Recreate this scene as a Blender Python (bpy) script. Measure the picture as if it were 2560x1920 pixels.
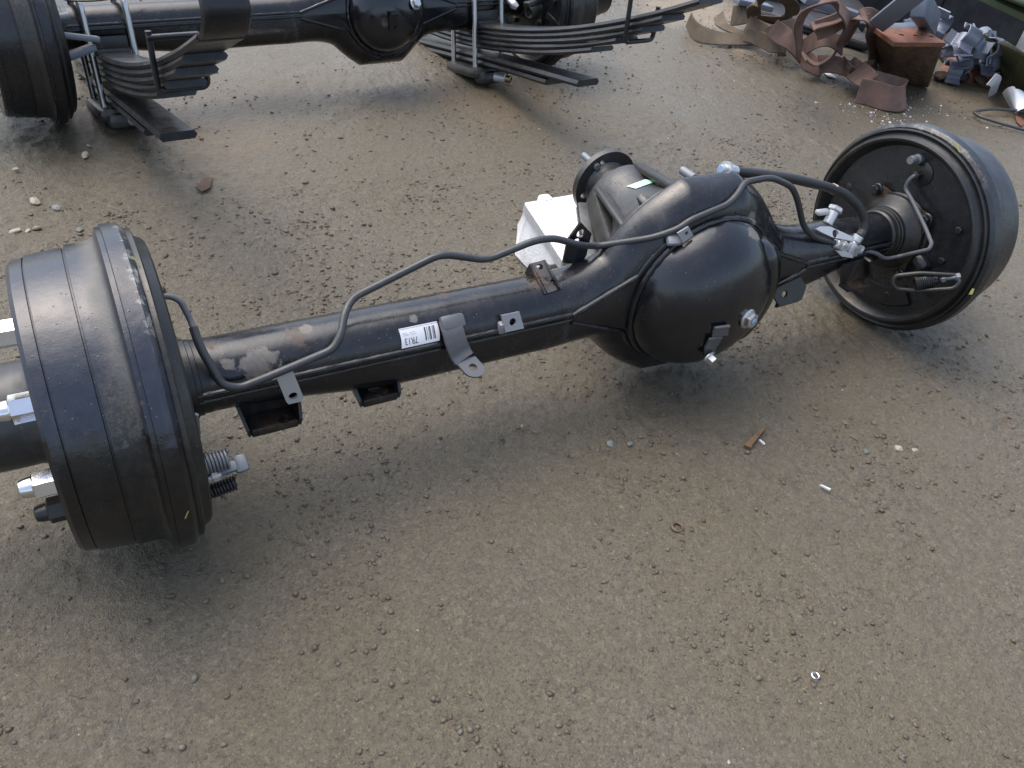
import bpy, bmesh, math, random
import numpy as np
from mathutils import Vector, Matrix
from mathutils.bvhtree import BVHTree

for o in list(bpy.data.objects):
    bpy.data.objects.remove(o)
SC = bpy.context.scene
COL = SC.collection
R = math.radians
rnd = random.Random(7)
nrg = np.random.default_rng(11)

# ------------------------------------------------------------------ camera
CAM = np.array([-0.049, -0.772, 0.833])
CR = np.array([0.874, -0.469, 0.126]); CU = np.array([0.223, 0.618, 0.754]); CF = np.array([0.431, 0.631, -0.645])
CF = CF / np.linalg.norm(CF); CR = CR - CF * (CR @ CF); CR /= np.linalg.norm(CR); CU = np.cross(CR, CF)
FPX = 2021.0
cd = bpy.data.cameras.new('camera'); cam = bpy.data.objects.new('camera', cd); COL.objects.link(cam)
cd.sensor_width = 36.0; cd.lens = FPX / 2560 * 36; cd.clip_start = 0.02; cd.clip_end = 300
cam.matrix_world = Matrix(((CR[0], CU[0], -CF[0], CAM[0]), (CR[1], CU[1], -CF[1], CAM[1]), (CR[2], CU[2], -CF[2], CAM[2]), (0, 0, 0, 1)))
SC.camera = cam

# ------------------------------------------------------------------ overcast daylight
SUN_EL, SUN_AZ = R(66), R(-25)          # elevation; azimuth from +Y towards +X
w = bpy.data.worlds.new('World'); SC.world = w; w.use_nodes = True
nt = w.node_tree; nt.nodes.clear()
sky = nt.nodes.new('ShaderNodeTexSky'); sky.sky_type = 'NISHITA'; sky.sun_disc = False
sky.sun_elevation = SUN_EL; sky.sun_rotation = SUN_AZ; sky.dust_density = 4.0; sky.air_density = 1.0; sky.ozone_density = 1.0
hs = nt.nodes.new('ShaderNodeHueSaturation'); hs.inputs['Saturation'].default_value = 0.85
bg = nt.nodes.new('ShaderNodeBackground'); bg.inputs['Strength'].default_value = 0.15
wo = nt.nodes.new('ShaderNodeOutputWorld')
nt.links.new(sky.outputs[0], hs.inputs['Color']); nt.links.new(hs.outputs[0], bg.inputs[0]); nt.links.new(bg.outputs[0], wo.inputs[0])
sl = bpy.data.lights.new('sun', 'SUN'); sl.energy = 0.85; sl.angle = R(70); sl.color = (1, 0.985, 0.96)
so = bpy.data.objects.new('sun', sl); COL.objects.link(so)
sd = Vector((math.sin(SUN_AZ) * math.cos(SUN_EL), math.cos(SUN_AZ) * math.cos(SUN_EL), math.sin(SUN_EL)))
so.rotation_euler = sd.to_track_quat('Z', 'Y').to_euler(); so.location = (0, 0, 6)
vs = SC.view_settings; vs.view_transform = 'Standard'; vs.look = 'None'; vs.gamma = 1; vs.use_curve_mapping = False
vs.exposure = 1.15

# ------------------------------------------------------------------ photo-pixel measuring helpers (2560 x 1920 frame)
def ray(px, py):
    return CF + CR * (px - 1280) / FPX - CU * (py - 960) / FPX
def onX(px, py, X): d = ray(px, py); return CAM + d * (X - CAM[0]) / d[0]
def onY(px, py, Y): d = ray(px, py); return CAM + d * (Y - CAM[1]) / d[1]
def onZ(px, py, Z=0.0): d = ray(px, py); return CAM + d * (Z - CAM[2]) / d[2]

# ------------------------------------------------------------------ object helpers
def tag(o, label=None, cat=None, group=None, kind=None):
    if label: o['label'] = label
    if cat: o['category'] = cat
    if group: o['group'] = group
    if kind: o['kind'] = kind
    return o
def empty(name, loc, label, cat, group=None, rot=None):
    o = bpy.data.objects.new(name, None); COL.objects.link(o)
    o.empty_display_size = 0.05
    m = Matrix.Translation(Vector(loc))
    if rot is not None: m = m @ rot
    o.matrix_world = m
    return tag(o, label, cat, group)
def mesh_from(name, verts, faces, mat, smooth=True, sharp=38):
    me = bpy.data.meshes.new(name)
    me.from_pydata([tuple(v) for v in verts], [], [tuple(f) for f in faces])
    me.validate(); me.update()
    bm = bmesh.new(); bm.from_mesh(me); bmesh.ops.recalc_face_normals(bm, faces=bm.faces); bm.to_mesh(me); bm.free()
    if smooth:
        me.polygons.foreach_set('use_smooth', [True] * len(me.polygons)); me.set_sharp_from_angle(angle=R(sharp))
    if mat: me.materials.append(mat)
    return me
def link(name, me, parent=None, label=None):
    o = bpy.data.objects.new(name, me); COL.objects.link(o)
    if parent is not None: o.parent = parent
    if label: o['label'] = label
    return o

class MB:
    """collects verts / faces of one mesh, coordinates in the frame of its thing"""
    def __init__(s): s.v = []; s.f = []
    def add(s, verts, faces):
        b = len(s.v); s.v += [tuple(float(c) for c in p) for p in verts]; s.f += [tuple(b + i for i in f) for f in faces]
    def lathe(s, prof, o, d, seg=64, cap0=True, cap1=True, up=None):
        """prof = [(along, radius)] about axis o + d*along"""
        o = Vector(o); d = Vector(d).normalized()
        a = Vector(up) if up else (Vector((0, 0, 1)) if abs(d.z) < .9 else Vector((1, 0, 0)))
        e1 = (a - d * a.dot(d)).normalized(); e2 = d.cross(e1)
        vs = []; fs = []
        for (t, r) in prof:
            for k in range(seg):
                an = 2 * math.pi * k / seg
                vs.append(o + d * t + (e1 * math.cos(an) + e2 * math.sin(an)) * r)
        n = len(prof)
        for i in range(n - 1):
            for k in range(seg):
                k2 = (k + 1) % seg
                fs.append((i * seg + k, i * seg + k2, (i + 1) * seg + k2, (i + 1) * seg + k))
        if cap0: fs.append(tuple(range(seg)))
        if cap1: fs.append(tuple((n - 1) * seg + k for k in range(seg)))
        s.add(vs, fs); return s
    def cyl(s, a, b, r, seg=20, r2=None):
        a = Vector(a); b = Vector(b); d = b - a; L = d.length; r2 = r if r2 is None else r2
        c = min(r, L * .3) * .18
        s.lathe([(0, r - c), (c, r), (L - c, r2), (L, r2 - c)], a, d, seg); return s
    def hexn(s, a, b, r, rot=0.0):
        a = Vector(a); b = Vector(b); d = (b - a); L = d.length; d.normalize()
        up = Vector((0, 0, 1)) if abs(d.z) < .9 else Vector((1, 0, 0)); e = (up - d * up.dot(d)).normalized(); e2 = d.cross(e)
        u = e * math.cos(rot) + e2 * math.sin(rot); c = r * .12
        s.lathe([(0, r - c), (c, r), (L - c, r), (L, r - 1.6 * c)], a, d, 6, up=u); return s
    def box(s, c, sz, rot=None, bev=0.0):
        bm = bmesh.new(); bmesh.ops.create_cube(bm, size=1)
        bmesh.ops.scale(bm, vec=Vector(sz), verts=bm.verts)
        if bev: bmesh.ops.bevel(bm, geom=list(bm.edges), offset=bev, segments=2, affect='EDGES', profile=.5)
        m = Matrix.Translation(Vector(c)) @ (rot if rot is not None else Matrix.Identity(4))
        bm.transform(m); bm.verts.index_update()
        s.add([v.co.copy() for v in bm.verts], [[v.index for v in f.verts] for f in bm.faces]); bm.free(); return s
    def bar(s, a, b, wd, th, up=(0, 0, 1), bev=0.0):
        """box from a to b, wd across, th along up"""
        a = Vector(a); b = Vector(b); d = (b - a); L = d.length; d.normalize(); up = Vector(up)
        z = (up - d * up.dot(d)).normalized(); y = z.cross(d)
        m = Matrix(((d.x, y.x, z.x, 0), (d.y, y.y, z.y, 0), (d.z, y.z, z.z, 0), (0, 0, 0, 1)))
        return s.box((a + b) / 2, (L, wd, th), m, bev)
    def tube(s, pts, r, seg=12, fillet=0.0, nf=5):
        pts = [Vector(p) for p in pts]
        if fillet:
            q = [pts[0]]
            for i in range(1, len(pts) - 1):
                a, b, c = pts[i - 1], pts[i], pts[i + 1]
                f = min(fillet, (a - b).length * .45, (c - b).length * .45)
                p0 = b + (a - b).normalized() * f; p1 = b + (c - b).normalized() * f
                for k in range(nf + 1):
                    t = k / nf; q.append(p0 * (1 - t) ** 2 + b * 2 * t * (1 - t) + p1 * t * t)
            q.append(pts[-1]); pts = q
        n = len(pts); vs = []; fs = []; e = None
        for i, p in enumerate(pts):
            t = (pts[min(i + 1, n - 1)] - pts[max(i - 1, 0)]).normalized()
            if e is None:
                a = Vector((0, 0, 1)) if abs(t.z) < .9 else Vector((1, 0, 0)); e = (a - t * a.dot(t)).normalized()
            else: e = (e - t * e.dot(t)).normalized()
            f = t.cross(e); rr = r[i] if isinstance(r, (list, tuple)) else r
            for k in range(seg):
                an = 2 * math.pi * k / seg; vs.append(p + (e * math.cos(an) + f * math.sin(an)) * rr)
        for i in range(n - 1):
            for k in range(seg):
                k2 = (k + 1) % seg; fs.append((i * seg + k, i * seg + k2, (i + 1) * seg + k2, (i + 1) * seg + k))
        fs.append(tuple(range(seg))); fs.append(tuple((n - 1) * seg + k for k in range(seg)))
        s.add(vs, fs); return s
    def coil(s, a, b, rad, wire, turns, seg=8, per=16):
        a = Vector(a); b = Vector(b); d = (b - a); L = d.length; d.normalize()
        u = Vector((0, 0, 1)) if abs(d.z) < .9 else Vector((1, 0, 0)); e = (u - d * u.dot(d)).normalized(); f = d.cross(e)
        n = int(turns * per)
        s.tube([a + d * L * i / n + (e * math.cos(2 * math.pi * i / per) + f * math.sin(2 * math.pi * i / per)) * rad for i in range(n + 1)], wire, seg); return s
    def plate(s, outline, nrm, th, holes=()):
        """flat plate with round holes; outline 3-D points (planar), thickness th against nrm"""
        P = [Vector(p) for p in outline]; nrm = Vector(nrm).normalized(); o = P[0]
        bm = bmesh.new(); edges = []
        def loop(ps):
            vs = [bm.verts.new(p) for p in ps]
            for i in range(len(vs)): edges.append(bm.edges.new((vs[i], vs[(i + 1) % len(vs)])))
        proj = lambda p: Vector(p) - nrm * (Vector(p) - o).dot(nrm)
        loop([proj(p) for p in P])
        a = (proj(P[1]) - proj(P[0])).normalized(); b = nrm.cross(a)
        for (c, r) in holes:
            c = proj(c); loop([c + (a * math.cos(t) + b * math.sin(t)) * r for t in [2 * math.pi * k / 14 for k in range(14)]])
        res = bmesh.ops.triangle_fill(bm, use_beauty=True, edges=edges, normal=nrm)
        fc = [g for g in res['geom'] if isinstance(g, bmesh.types.BMFace)]
        ex = bmesh.ops.extrude_face_region(bm, geom=fc)
        bmesh.ops.translate(bm, vec=-nrm * th, verts=[g for g in ex['geom'] if isinstance(g, bmesh.types.BMVert)])
        bm.verts.index_update()
        s.add([v.co.copy() for v in bm.verts], [[v.index for v in f.verts] for f in bm.faces]); bm.free(); return s
    def strip(s, path, wdir, wd, th, sub=6, wds=None):
        """bent strip of material along a smooth path; wdir = width direction (vector or list)"""
        P = [Vector(p) for p in path]; n = len(P)
        W = [Vector(x) for x in wdir] if isinstance(wdir, list) else [Vector(wdir)] * n
        def cr(A, i, t):
            p0, p1, p2, p3 = A[max(i - 1, 0)], A[i], A[i + 1], A[min(i + 2, n - 1)]
            return .5 * ((2 * p1) + (p2 - p0) * t + (2 * p0 - 5 * p1 + 4 * p2 - p3) * t * t + (3 * p1 - p0 - 3 * p2 + p3) * t ** 3)
        Q = []; V = []
        for i in range(n - 1):
            for k in range(sub):
                t = k / sub; Q.append(cr(P, i, t)); V.append((W[i] * (1 - t) + W[i + 1] * t).normalized())
        Q.append(P[-1]); V.append(W[-1].normalized())
        vs = []; fs = []; m = len(Q)
        for i in range(m):
            t = (Q[min(i + 1, m - 1)] - Q[max(i - 1, 0)]).normalized()
            wv = (V[i] - t * V[i].dot(t)).normalized(); nn = t.cross(wv)
            h = wd / 2 if wds is None else (wds[0] + (wds[1] - wds[0]) * i / (m - 1)) / 2
            c = min(th * .35, h * .3)
            for (x, y) in ((-h + c, -th / 2), (h - c, -th / 2), (h, 0), (h - c, th / 2), (-h + c, th / 2), (-h, 0)):
                vs.append(Q[i] + wv * x + nn * y)
        for i in range(m - 1):
            for k in range(6):
                k2 = (k + 1) % 6; fs.append((i * 6 + k, i * 6 + k2, (i + 1) * 6 + k2, (i + 1) * 6 + k))
        fs.append(tuple(range(6))); fs.append(tuple((m - 1) * 6 + k for k in range(6)))
        s.add(vs, fs); return s
    def mesh(s, name, mat, off=(0, 0, 0), smooth=True, sharp=38):
        o = Vector(off)
        return mesh_from(name, [Vector(v) - o for v in s.v], s.f, mat, smooth, sharp)

# ------------------------------------------------------------------ materials
class NB:
    def __init__(s, name):
        s.m = bpy.data.materials.new(name); s.m.use_nodes = True; s.t = s.m.node_tree; s.t.nodes.clear()
        s.out = s.n('ShaderNodeOutputMaterial'); s.b = s.n('ShaderNodeBsdfPrincipled'); s.l(s.b.outputs[0], s.out.inputs[0])
        tc = s.n('ShaderNodeTexCoord'); s.co = tc.outputs['Object']
    def n(s, t, **k):
        x = s.t.nodes.new(t)
        for a, b in k.items(): setattr(x, a, b)
        return x
    def l(s, a, b): s.t.links.new(a, b)
    def val(s, sock, v):
        if hasattr(v, 'is_output') or hasattr(v, 'links'): s.l(v, sock)
        else: sock.default_value = v
    def noise(s, scale, detail=4, rough=.55, dist=0.0, co=None, off=None):
        x = s.n('ShaderNodeTexNoise'); x.inputs['Scale'].default_value = scale; x.inputs['Detail'].default_value = detail
        x.inputs['Roughness'].default_value = rough; x.inputs['Distortion'].default_value = dist
        c = co or s.co
        if off is not None:
            a = s.n('ShaderNodeVectorMath', operation='ADD'); s.l(c, a.inputs[0]); a.inputs[1].default_value = off; c = a.outputs[0]
        s.l(c, x.inputs['Vector']); return x.outputs['Fac']
    def vor(s, scale, co=None, feat='F1', out='Distance', rnds=1.0):
        x = s.n('ShaderNodeTexVoronoi'); x.feature = feat; x.inputs['Scale'].default_value = scale; x.inputs['Randomness'].default_value = rnds
        s.l(co or s.co, x.inputs['Vector']); return x.outputs[out]
    def ramp(s, f, *st, interp='LINEAR'):
        x = s.n('ShaderNodeValToRGB'); s.l(f, x.inputs[0]); e = x.color_ramp.elements; x.color_ramp.interpolation = interp
        for i, (p, c) in enumerate(st):
            if i >= 2: e.new(p)
            e[i].position = p; c = (c, c, c) if not hasattr(c, '__len__') else c; e[i].color = (*c, 1)
        return x.outputs[0]
    def mix(s, f, a, b, mode='MIX'):
        x = s.n('ShaderNodeMix', data_type='RGBA', blend_type=mode)
        for i, v in ((0, f), (6, a), (7, b)):
            if hasattr(v, 'links'): s.l(v, x.inputs[i])
            else: x.inputs[i].default_value = v if i == 0 else (*v, 1)
        return x.outputs[2]
    def math(s, op, a, b=0.0, clamp=False):
        x = s.n('ShaderNodeMath', operation=op, use_clamp=clamp); s.val(x.inputs[0], a); s.val(x.inputs[1], b); return x.outputs[0]
    def spot(s, c, r, soft=.5, nz=None, amt=.5):
        """1 inside a ragged blot at c, 0 outside"""
        d = s.n('ShaderNodeVectorMath', operation='DISTANCE'); s.l(s.co, d.inputs[0]); d.inputs[1].default_value = tuple(c)
        v = s.math('DIVIDE', d.outputs['Value'], r)
        if nz is not None: v = s.math('ADD', v, s.math('MULTIPLY', s.math('SUBTRACT', nz, .5), amt * 2))
        x = s.n('ShaderNodeMapRange'); s.l(v, x.inputs[0]); x.inputs[1].default_value = 1.0; x.inputs[2].default_value = 1.0 - soft
        return x.outputs[0]
    def bump(s, h, st=.3, d=.002):
        x = s.n('ShaderNodeBump'); x.inputs['Strength'].default_value = st; x.inputs['Distance'].default_value = d
        s.l(h, x.inputs['Height']); s.l(x.outputs[0], s.b.inputs['Normal']); return x
    def fin(s, base, rough, metal=0.0, spec=.5, coat=None):
        s.val(s.b.inputs['Base Color'], base if hasattr(base, 'links') else (*base, 1)); s.val(s.b.inputs['Roughness'], rough)
        s.val(s.b.inputs['Metallic'], metal); s.val(s.b.inputs['Specular IOR Level'], spec)
        if coat: s.b.inputs['Coat Weight'].default_value = coat; s.b.inputs['Coat Roughness'].default_value = .12
        return s.m

RUST = (.19, .075, .028)
def paint(name, base, r0, r1, dust=(.13, .12, .1), damt=.35, rust=(), pale=(), chips=.0, bump=.12, bs=420, coat=None, spec=.5):
    b = NB(name)
    big = b.noise(9, 5, .6); mid = b.noise(60, 6, .65); fine = b.noise(bs, 3)
    dm = b.math('MULTIPLY', b.ramp(big, (.42, 0), (.72, 1)), b.ramp(mid, (.35, .1), (.75, 1)))
    c = b.mix(b.math('MULTIPLY', dm, damt), base, dust)
    c = b.mix(b.math('MULTIPLY', b.ramp(b.vor(120), (.05, 1), (.12, 0)), b.math('MULTIPLY', b.ramp(big, (.40, 0), (.6, 1)), .6)), c, (.2, .19, .18))
    rg = b.math('ADD', b.math('MULTIPLY', mid, r1 - r0), r0)
    rg = b.math('ADD', rg, b.math('MULTIPLY', dm, .22), True)
    # dried drips running down the metal
    st = b.n('ShaderNodeMapping'); b.l(b.co, st.inputs[0]); st.inputs['Scale'].default_value = (60, 9, 9)
    dr = b.ramp(b.noise(1.0, 3, .6, 0, st.outputs[0]), (.6, 0), (.72, 1))
    c = b.mix(b.math('MULTIPLY', dr, .16), c, dust)
    if chips:
        ch = b.ramp(b.noise(130, 4, .7), (.70, 0), (.74, 1)); c = b.mix(b.math('MULTIPLY', ch, chips), c, RUST)
    brk = b.noise(170, 5, .7); brk2 = b.noise(120, 6, .75, 0, None, (3, 1, 2)); brk3 = b.noise(48, 7, .7, .4, None, (1, 4, 2))
    for (p, r) in rust:
        k = b.math('MULTIPLY', b.spot(p, r, .6, mid, .9), b.ramp(brk, (.42, 0), (.56, .9))); c = b.mix(b.math('MULTIPLY', k, .75), c, b.mix(brk2, (.15, .075, .032), (.045, .026, .016))); rg = b.math('ADD', rg, b.math('MULTIPLY', k, .4), True)
    for (p, r) in pale:
        k = b.spot(p, r * .75, .25, brk3, 1.3); c = b.mix(b.math('MULTIPLY', k, .5), c, b.mix(brk, (.10, .085, .07), (.38, .36, .31))); rg = b.math('ADD', rg, b.math('MULTIPLY', k, .3), True)
    h = b.math('ADD', b.math('ADD', b.math('MULTIPLY', fine, .5), mid), b.math('MULTIPLY', b.noise(16, 3, .5), 9.0))
    dv = b.n('ShaderNodeTexVoronoi'); dv.inputs['Scale'].default_value = 230; b.l(b.co, dv.inputs['Vector'])
    dsel = b.n('ShaderNodeSeparateColor'); b.l(dv.outputs['Color'], dsel.inputs[0])
    drop = b.math('MULTIPLY', b.ramp(dv.outputs['Distance'], (.0, 1), (.26, 0)), b.ramp(dsel.outputs[0], (.86, 0), (.88, 1)))
    h = b.math('ADD', h, b.math('MULTIPLY', drop, 2.0)); c = b.mix(b.math('MULTIPLY', drop, .5), c, (.002, .002, .003)); rg = b.math('SUBTRACT', rg, b.math('MULTIPLY', drop, .2), True)
    b.bump(h, bump, .0012)
    return b.fin(c, rg, 0, spec, coat)

AX = Vector((0.62, 0.0, 0.0))            # base of the front axle (its root empty)
def L_(p): return tuple(Vector(p) - AX)
M = {}
M['housing'] = paint('black_axle_paint', (.0058, .0066, .0088), .12, .30, damt=.24, dust=(.115, .118, .12), chips=.45, spec=.6, bump=.18,
    rust=[(L_((.155, -.01, .23)), .022), (L_((.06, -.005, .23)), .012), (L_((.105, -.03, .2)), .014), (L_((.353, .012, .228)), .011), (L_((.49, -.0, .228)), .022), (L_((.345, -.035, .21)), .012), (L_((.60, .03, .23)), .02)],
    pale=[(L_((.105, -.038, .215)), .03), (L_((.168, -.005, .23)), .012), (L_((.30, -.02, .222)), .009), (L_((.205, -.022, .222)), .006), (L_((.07, -.03, .222)), .012), (L_((.815, -.045, .3)), .014)])
M['housing2'] = paint('black_axle_paint_clean', (.0042, .005, .007), .10, .27, damt=.09, chips=.15, spec=.6)
M['dome'] = paint('black_cover_paint', (.0046, .0054, .0075), .09, .25, damt=.13, dust=(.10, .105, .11), spec=.7, bump=.15, pale=[(L_((.80, -.07, .29)), .018)])
M['cast'] = paint('black_cast_iron_paint', (.022, .0225, .022), .28, .46, damt=.6, bump=.4, spec=.7, bs=260, dust=(.12, .11, .09))
M['drum'] = paint('grey_black_drum_paint', (.009, .011, .015), .22, .42, dust=(.14, .14, .13), damt=.4, chips=.35, spec=.6)
def drum_front(nm='grey_black_drum_paint_front', WET=1.0):
    m = paint(nm, (.012, .0165, .027) if WET > .5 else (.010, .0115, .014), .2, .38, dust=(.10, .112, .13) if WET > .5 else (.09, .09, .08), damt=.22, chips=.45, spec=.6, bump=.22)
    t = m.node_tree; N = t.nodes; P_ = [n for n in N if n.type == 'BSDF_PRINCIPLED'][0]
    b = NB.__new__(NB); b.m = m; b.t = t; b.b = P_; b.co = [n for n in N if n.type == 'TEX_COORD'][0].outputs['Object']
    c0 = P_.inputs['Base Color'].links[0].from_socket; r0 = P_.inputs['Roughness'].links[0].from_socket
    sp = b.n('ShaderNodeSeparateXYZ'); b.l(b.co, sp.inputs[0]); x, y, z = sp.outputs
    n1 = b.noise(16, 6, .7); n2 = b.noise(75, 6, .75); n3 = b.noise(300, 4, .7)
    def rng(v, a, bb):
        q = b.n('ShaderNodeMapRange'); b.l(v, q.inputs[0]); q.inputs[1].default_value = a; q.inputs[2].default_value = bb; q.interpolation_type = 'SMOOTHSTEP'; return q.outputs[0]
    # settled dust in the hollow next to the rim
    hol = b.math('MULTIPLY', rng(x, .030, .040), rng(x, .066, .058)); up = rng(z, .04, .15)
    hol2 = b.math('MULTIPLY', rng(x, .031, .036), rng(b.math('ADD', x, b.math('MULTIPLY', b.math('SUBTRACT', n1, .5), .02)), .058, .040)); d = b.math('MULTIPLY', b.math('MULTIPLY', hol2, up), b.ramp(n2, (.25, .45), (.7, 1)))
    c = b.mix(b.math('MULTIPLY', d, .6), c0, b.mix(n2, (.09, .085, .075), (.2, .185, .15)))
    # pale scuffs on the rim crown
    sc = b.math('MULTIPLY', b.math('MULTIPLY', rng(x, .016, .008), rng(z, .13, .172)), b.ramp(n2, (.53, 0), (.6, 1)))
    c = b.mix(b.math('MULTIPLY', sc, .15 + .4 * WET), c, (.4, .39, .35))
    rr = b.math('ADD', r0, b.math('MULTIPLY', d, .3), True)
    # the part that stayed wet: dark and shiny with a ragged edge
    wl = b.math('ADD', z, b.math('ADD', b.math('MULTIPLY', b.math('SUBTRACT', n1, .5), .12), b.math('MULTIPLY', b.math('SUBTRACT', n2, .5), .10)))
    wet = b.math('MULTIPLY', rng(wl, .085, .06), WET)
    ro = b.math('MULTIPLY', hol, rng(b.math('ADD', z, b.math('MULTIPLY', b.math('SUBTRACT', n1, .5), .1)), .135, .105))
    c = b.mix(b.math('MULTIPLY', ro, .6), c, b.mix(b.ramp(n3, (.4, 0), (.62, 1)), (.016, .015, .013), (.09, .075, .055)))
    c = b.mix(wet, c, b.mix(b.ramp(n2, (.45, 0), (.7, 1)), (.004, .004, .005), (.014, .014, .013)))
    rr = b.math('ADD', b.math('MULTIPLY', rr, b.math('SUBTRACT', 1.0, b.math('MULTIPLY', wet, .45))), b.math('MULTIPLY', ro, .15), True)
    ru = b.ramp(b.noise(26, 7, .78, 0, None, (7, 3, 1)), (.63, 0), (.69, 1)); ru = b.math('MULTIPLY', ru, b.math('SUBTRACT', 1.0, wet))
    c = b.mix(b.math('MULTIPLY', ru, .5), c, (.19, .10, .05))
    b.l(c, P_.inputs['Base Color']); b.l(rr, P_.inputs['Roughness'])
    return m
M['plate'] = paint('black_backing_plate_paint', (.010, .011, .011), .22, .44, damt=.55, dust=(.075, .066, .045), chips=.4, rust=[((0, .055, .055), .03), ((0, -.06, .06), .035), ((0, .02, -.13), .03)], bump=.2)
M['spring'] = paint('black_spring_steel', (.011, .012, .014), .22, .42, damt=.25, bump=.3)
M['rubber'] = paint('black_rubber', (.016, .016, .017), .35, .5, damt=.2)
M['pipe'] = paint('dark_coated_pipe', (.03, .032, .036), .28, .42, damt=.25)
M['pipe_grey'] = paint('grey_coated_pipe', (.11, .115, .125), .35, .5, damt=.25)
def metal(name, col, r0, r1, rustamt=0.0, m=1.0):
    b = NB(name); n1 = b.noise(70, 5, .6); n2 = b.noise(400, 3)
    c = b.mix(n1, tuple(x * .8 for x in col), col)
    k = b.ramp(n1, (.55, 0), (.66, 1)); kk = b.math('MULTIPLY', k, rustamt)
    c = b.mix(kk, c, RUST); b.bump(n2, .12, .0006)
    return b.fin(c, b.math('ADD', b.math('MULTIPLY', n1, r1 - r0), b.math('ADD', kk, r0), True), b.math('SUBTRACT', m, kk, True))
M['chrome'] = metal('chromed_nut', (.86, .86, .87), .06, .2)
M['zinc'] = metal('zinc_plated_steel', (.62, .63, .62), .28, .45, .1)
M['steel'] = metal('bare_bracket_steel', (.27, .275, .29), .35, .5, .2, .2)
M['steel_dark'] = metal('dull_bracket_steel', (.12, .123, .13), .3, .5, .25, .2)
M['galv'] = metal('galvanised_steel', (.18, .205, .26), .35, .5, .1, .3)
M['silver'] = metal('dull_silver_steel', (.58, .59, .59), .3, .45, .08, .45)
M['brass'] = metal('brass', (.42, .32, .16), .3, .5, .2)
M['lever'] = metal('zinc_lever_steel', (.2, .22, .235), .4, .6, .1, .4)
def simple(name, c1, c2, scale, rough, bump=.2, bs=200, spec=.4, dst=.001):
    b = NB(name); n = b.noise(scale, 6, .65); c = b.mix(b.ramp(n, (.35, 0), (.65, 1)), c1, c2); b.bump(b.noise(bs, 4), bump, dst); return b.fin(c, rough, 0, spec)
M['rusty'] = simple('rust_brown_plate', (.12, .07, .038), (.045, .03, .022), 40, .75, .5)
M['rusty_top'] = simple('orange_rust', (.2, .07, .036), (.085, .045, .03), 30, .75, .5)
M['rustcup'] = paint('rusted_black_steel', (.011, .0115, .012), .25, .45, damt=.3, chips=.9, rust=[(L_((.115, -.036, .122)), .03), (L_((.14, -.03, .14)), .02), (L_((.250, -.034, .125)), .022), (L_((1.12, -.05, .13)), .03)])
M['web_pink'] = simple('pinkish_webbing', (.165, .100, .08), (.095, .064, .052), 22, .85, .5, 700)
M['web_olive'] = simple('olive_brown_webbing', (.135, .103, .070), (.075, .06, .042), 20, .85, .5, 700)
M['moss'] = simple('mossy_stone', (.075, .085, .03), (.10, .085, .05), 22, .9, .8, 120, dst=.004)
M['white_plastic'] = simple('white_plastic', (.75, .76, .78), (.6, .62, .65), 20, .35, .2)
M['green_metal'] = simple('faded_green_metal', (.09, .14, .10), (.12, .13, .06), 20, .6, .3)
M['dark_scrap'] = simple('dark_scrap', (.008, .009, .012), (.03, .03, .034), 14, .55, .4, 60)
M['blue_scrap'] = simple('blue_grey_scrap', (.12, .15, .2), (.06, .075, .11), 14, .45, .3)
M['stick'] = simple('brown_wood', (.15, .095, .045), (.09, .055, .03), 60, .8, .4)
M['green_mark'] = simple('pale_green_paint', (.42, .72, .52), (.36, .66, .46), 60, .5, .1)
M['label'] = simple('white_label', (.82, .8, .81), (.78, .77, .79), 30, .45, .05)
M['ink'] = simple('dark_ink', (.03, .045, .05), (.05, .07, .075), 60, .6, 0)
M['blue_cap'] = simple('blue_plastic', (.2, .31, .46), (.3, .36, .42), 60, .35, .05)
M['tan_band'] = simple('tan_band', (.5, .36, .24), (.42, .3, .2), 60, .6, .1)
M['cap_brown'] = simple('brown_rubber_cap', (.11, .075, .045), (.07, .05, .035), 80, .5, .2)
M['yellow'] = simple('yellow_crayon', (.28, .29, .08), (.2, .21, .06), 200, .7, .1)
def foam():
    b = NB('white_polystyrene'); v = b.vor(210); n = b.noise(30, 4)
    c = b.mix(b.ramp(n, (.35, 0), (.7, 1)), (.84, .84, .84), (.7, .7, .69)); b.bump(v, .35, .002); return b.fin(c, .65, 0, .35)
M['foam'] = foam()

# ------------------------------------------------------------------ ground
def value_noise(x, y, cell, seed):
    g = np.random.default_rng(seed).random((512, 512)).astype(np.float32)
    u = x / cell; v = y / cell; i = np.floor(u).astype(int); j = np.floor(v).astype(int); fu = u - i; fv = v - j
    fu = fu * fu * (3 - 2 * fu); fv = fv * fv * (3 - 2 * fv)
    a = g[i % 512, j % 512]; b_ = g[(i + 1) % 512, j % 512]; c = g[i % 512, (j + 1) % 512]; d = g[(i + 1) % 512, (j + 1) % 512]
    return (a * (1 - fu) + b_ * fu) * (1 - fv) + (c * (1 - fu) + d * fu) * fv - .5
def gheight(x, y):
    near = np.clip(1.6 - np.hypot(x - .7, y) / 2.2, .0, 1)
    h = .010 * value_noise(x, y, .5, 1) + .004 * value_noise(x, y, .12, 2)
    patch = np.clip(.5 + 2.2 * value_noise(x, y, .22, 9), .15, 1)
    h += patch * near * (.0042 * value_noise(x, y, .03, 3) + .0036 * value_noise(x, y, .0125, 4) + .002 * value_noise(x, y, .007, 5))
    return h - .001
def axis_pts(lo, hi, st, flo, fhi):
    mid = np.arange(lo, hi + 1e-6, st); out = [mid]; s = st; a = hi; A = []
    while a < fhi: s *= 1.022; a += s; A.append(a)
    B = []; s = st; a = lo
    while a > flo: s *= 1.03; a -= s; B.append(a)
    return np.concatenate([np.array(B[::-1]), mid, np.array(A)])
gx = axis_pts(-.36, 1.95, .0042, -40, 45); gy = axis_pts(-.8, .75, .0042, -40, 60)
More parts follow.
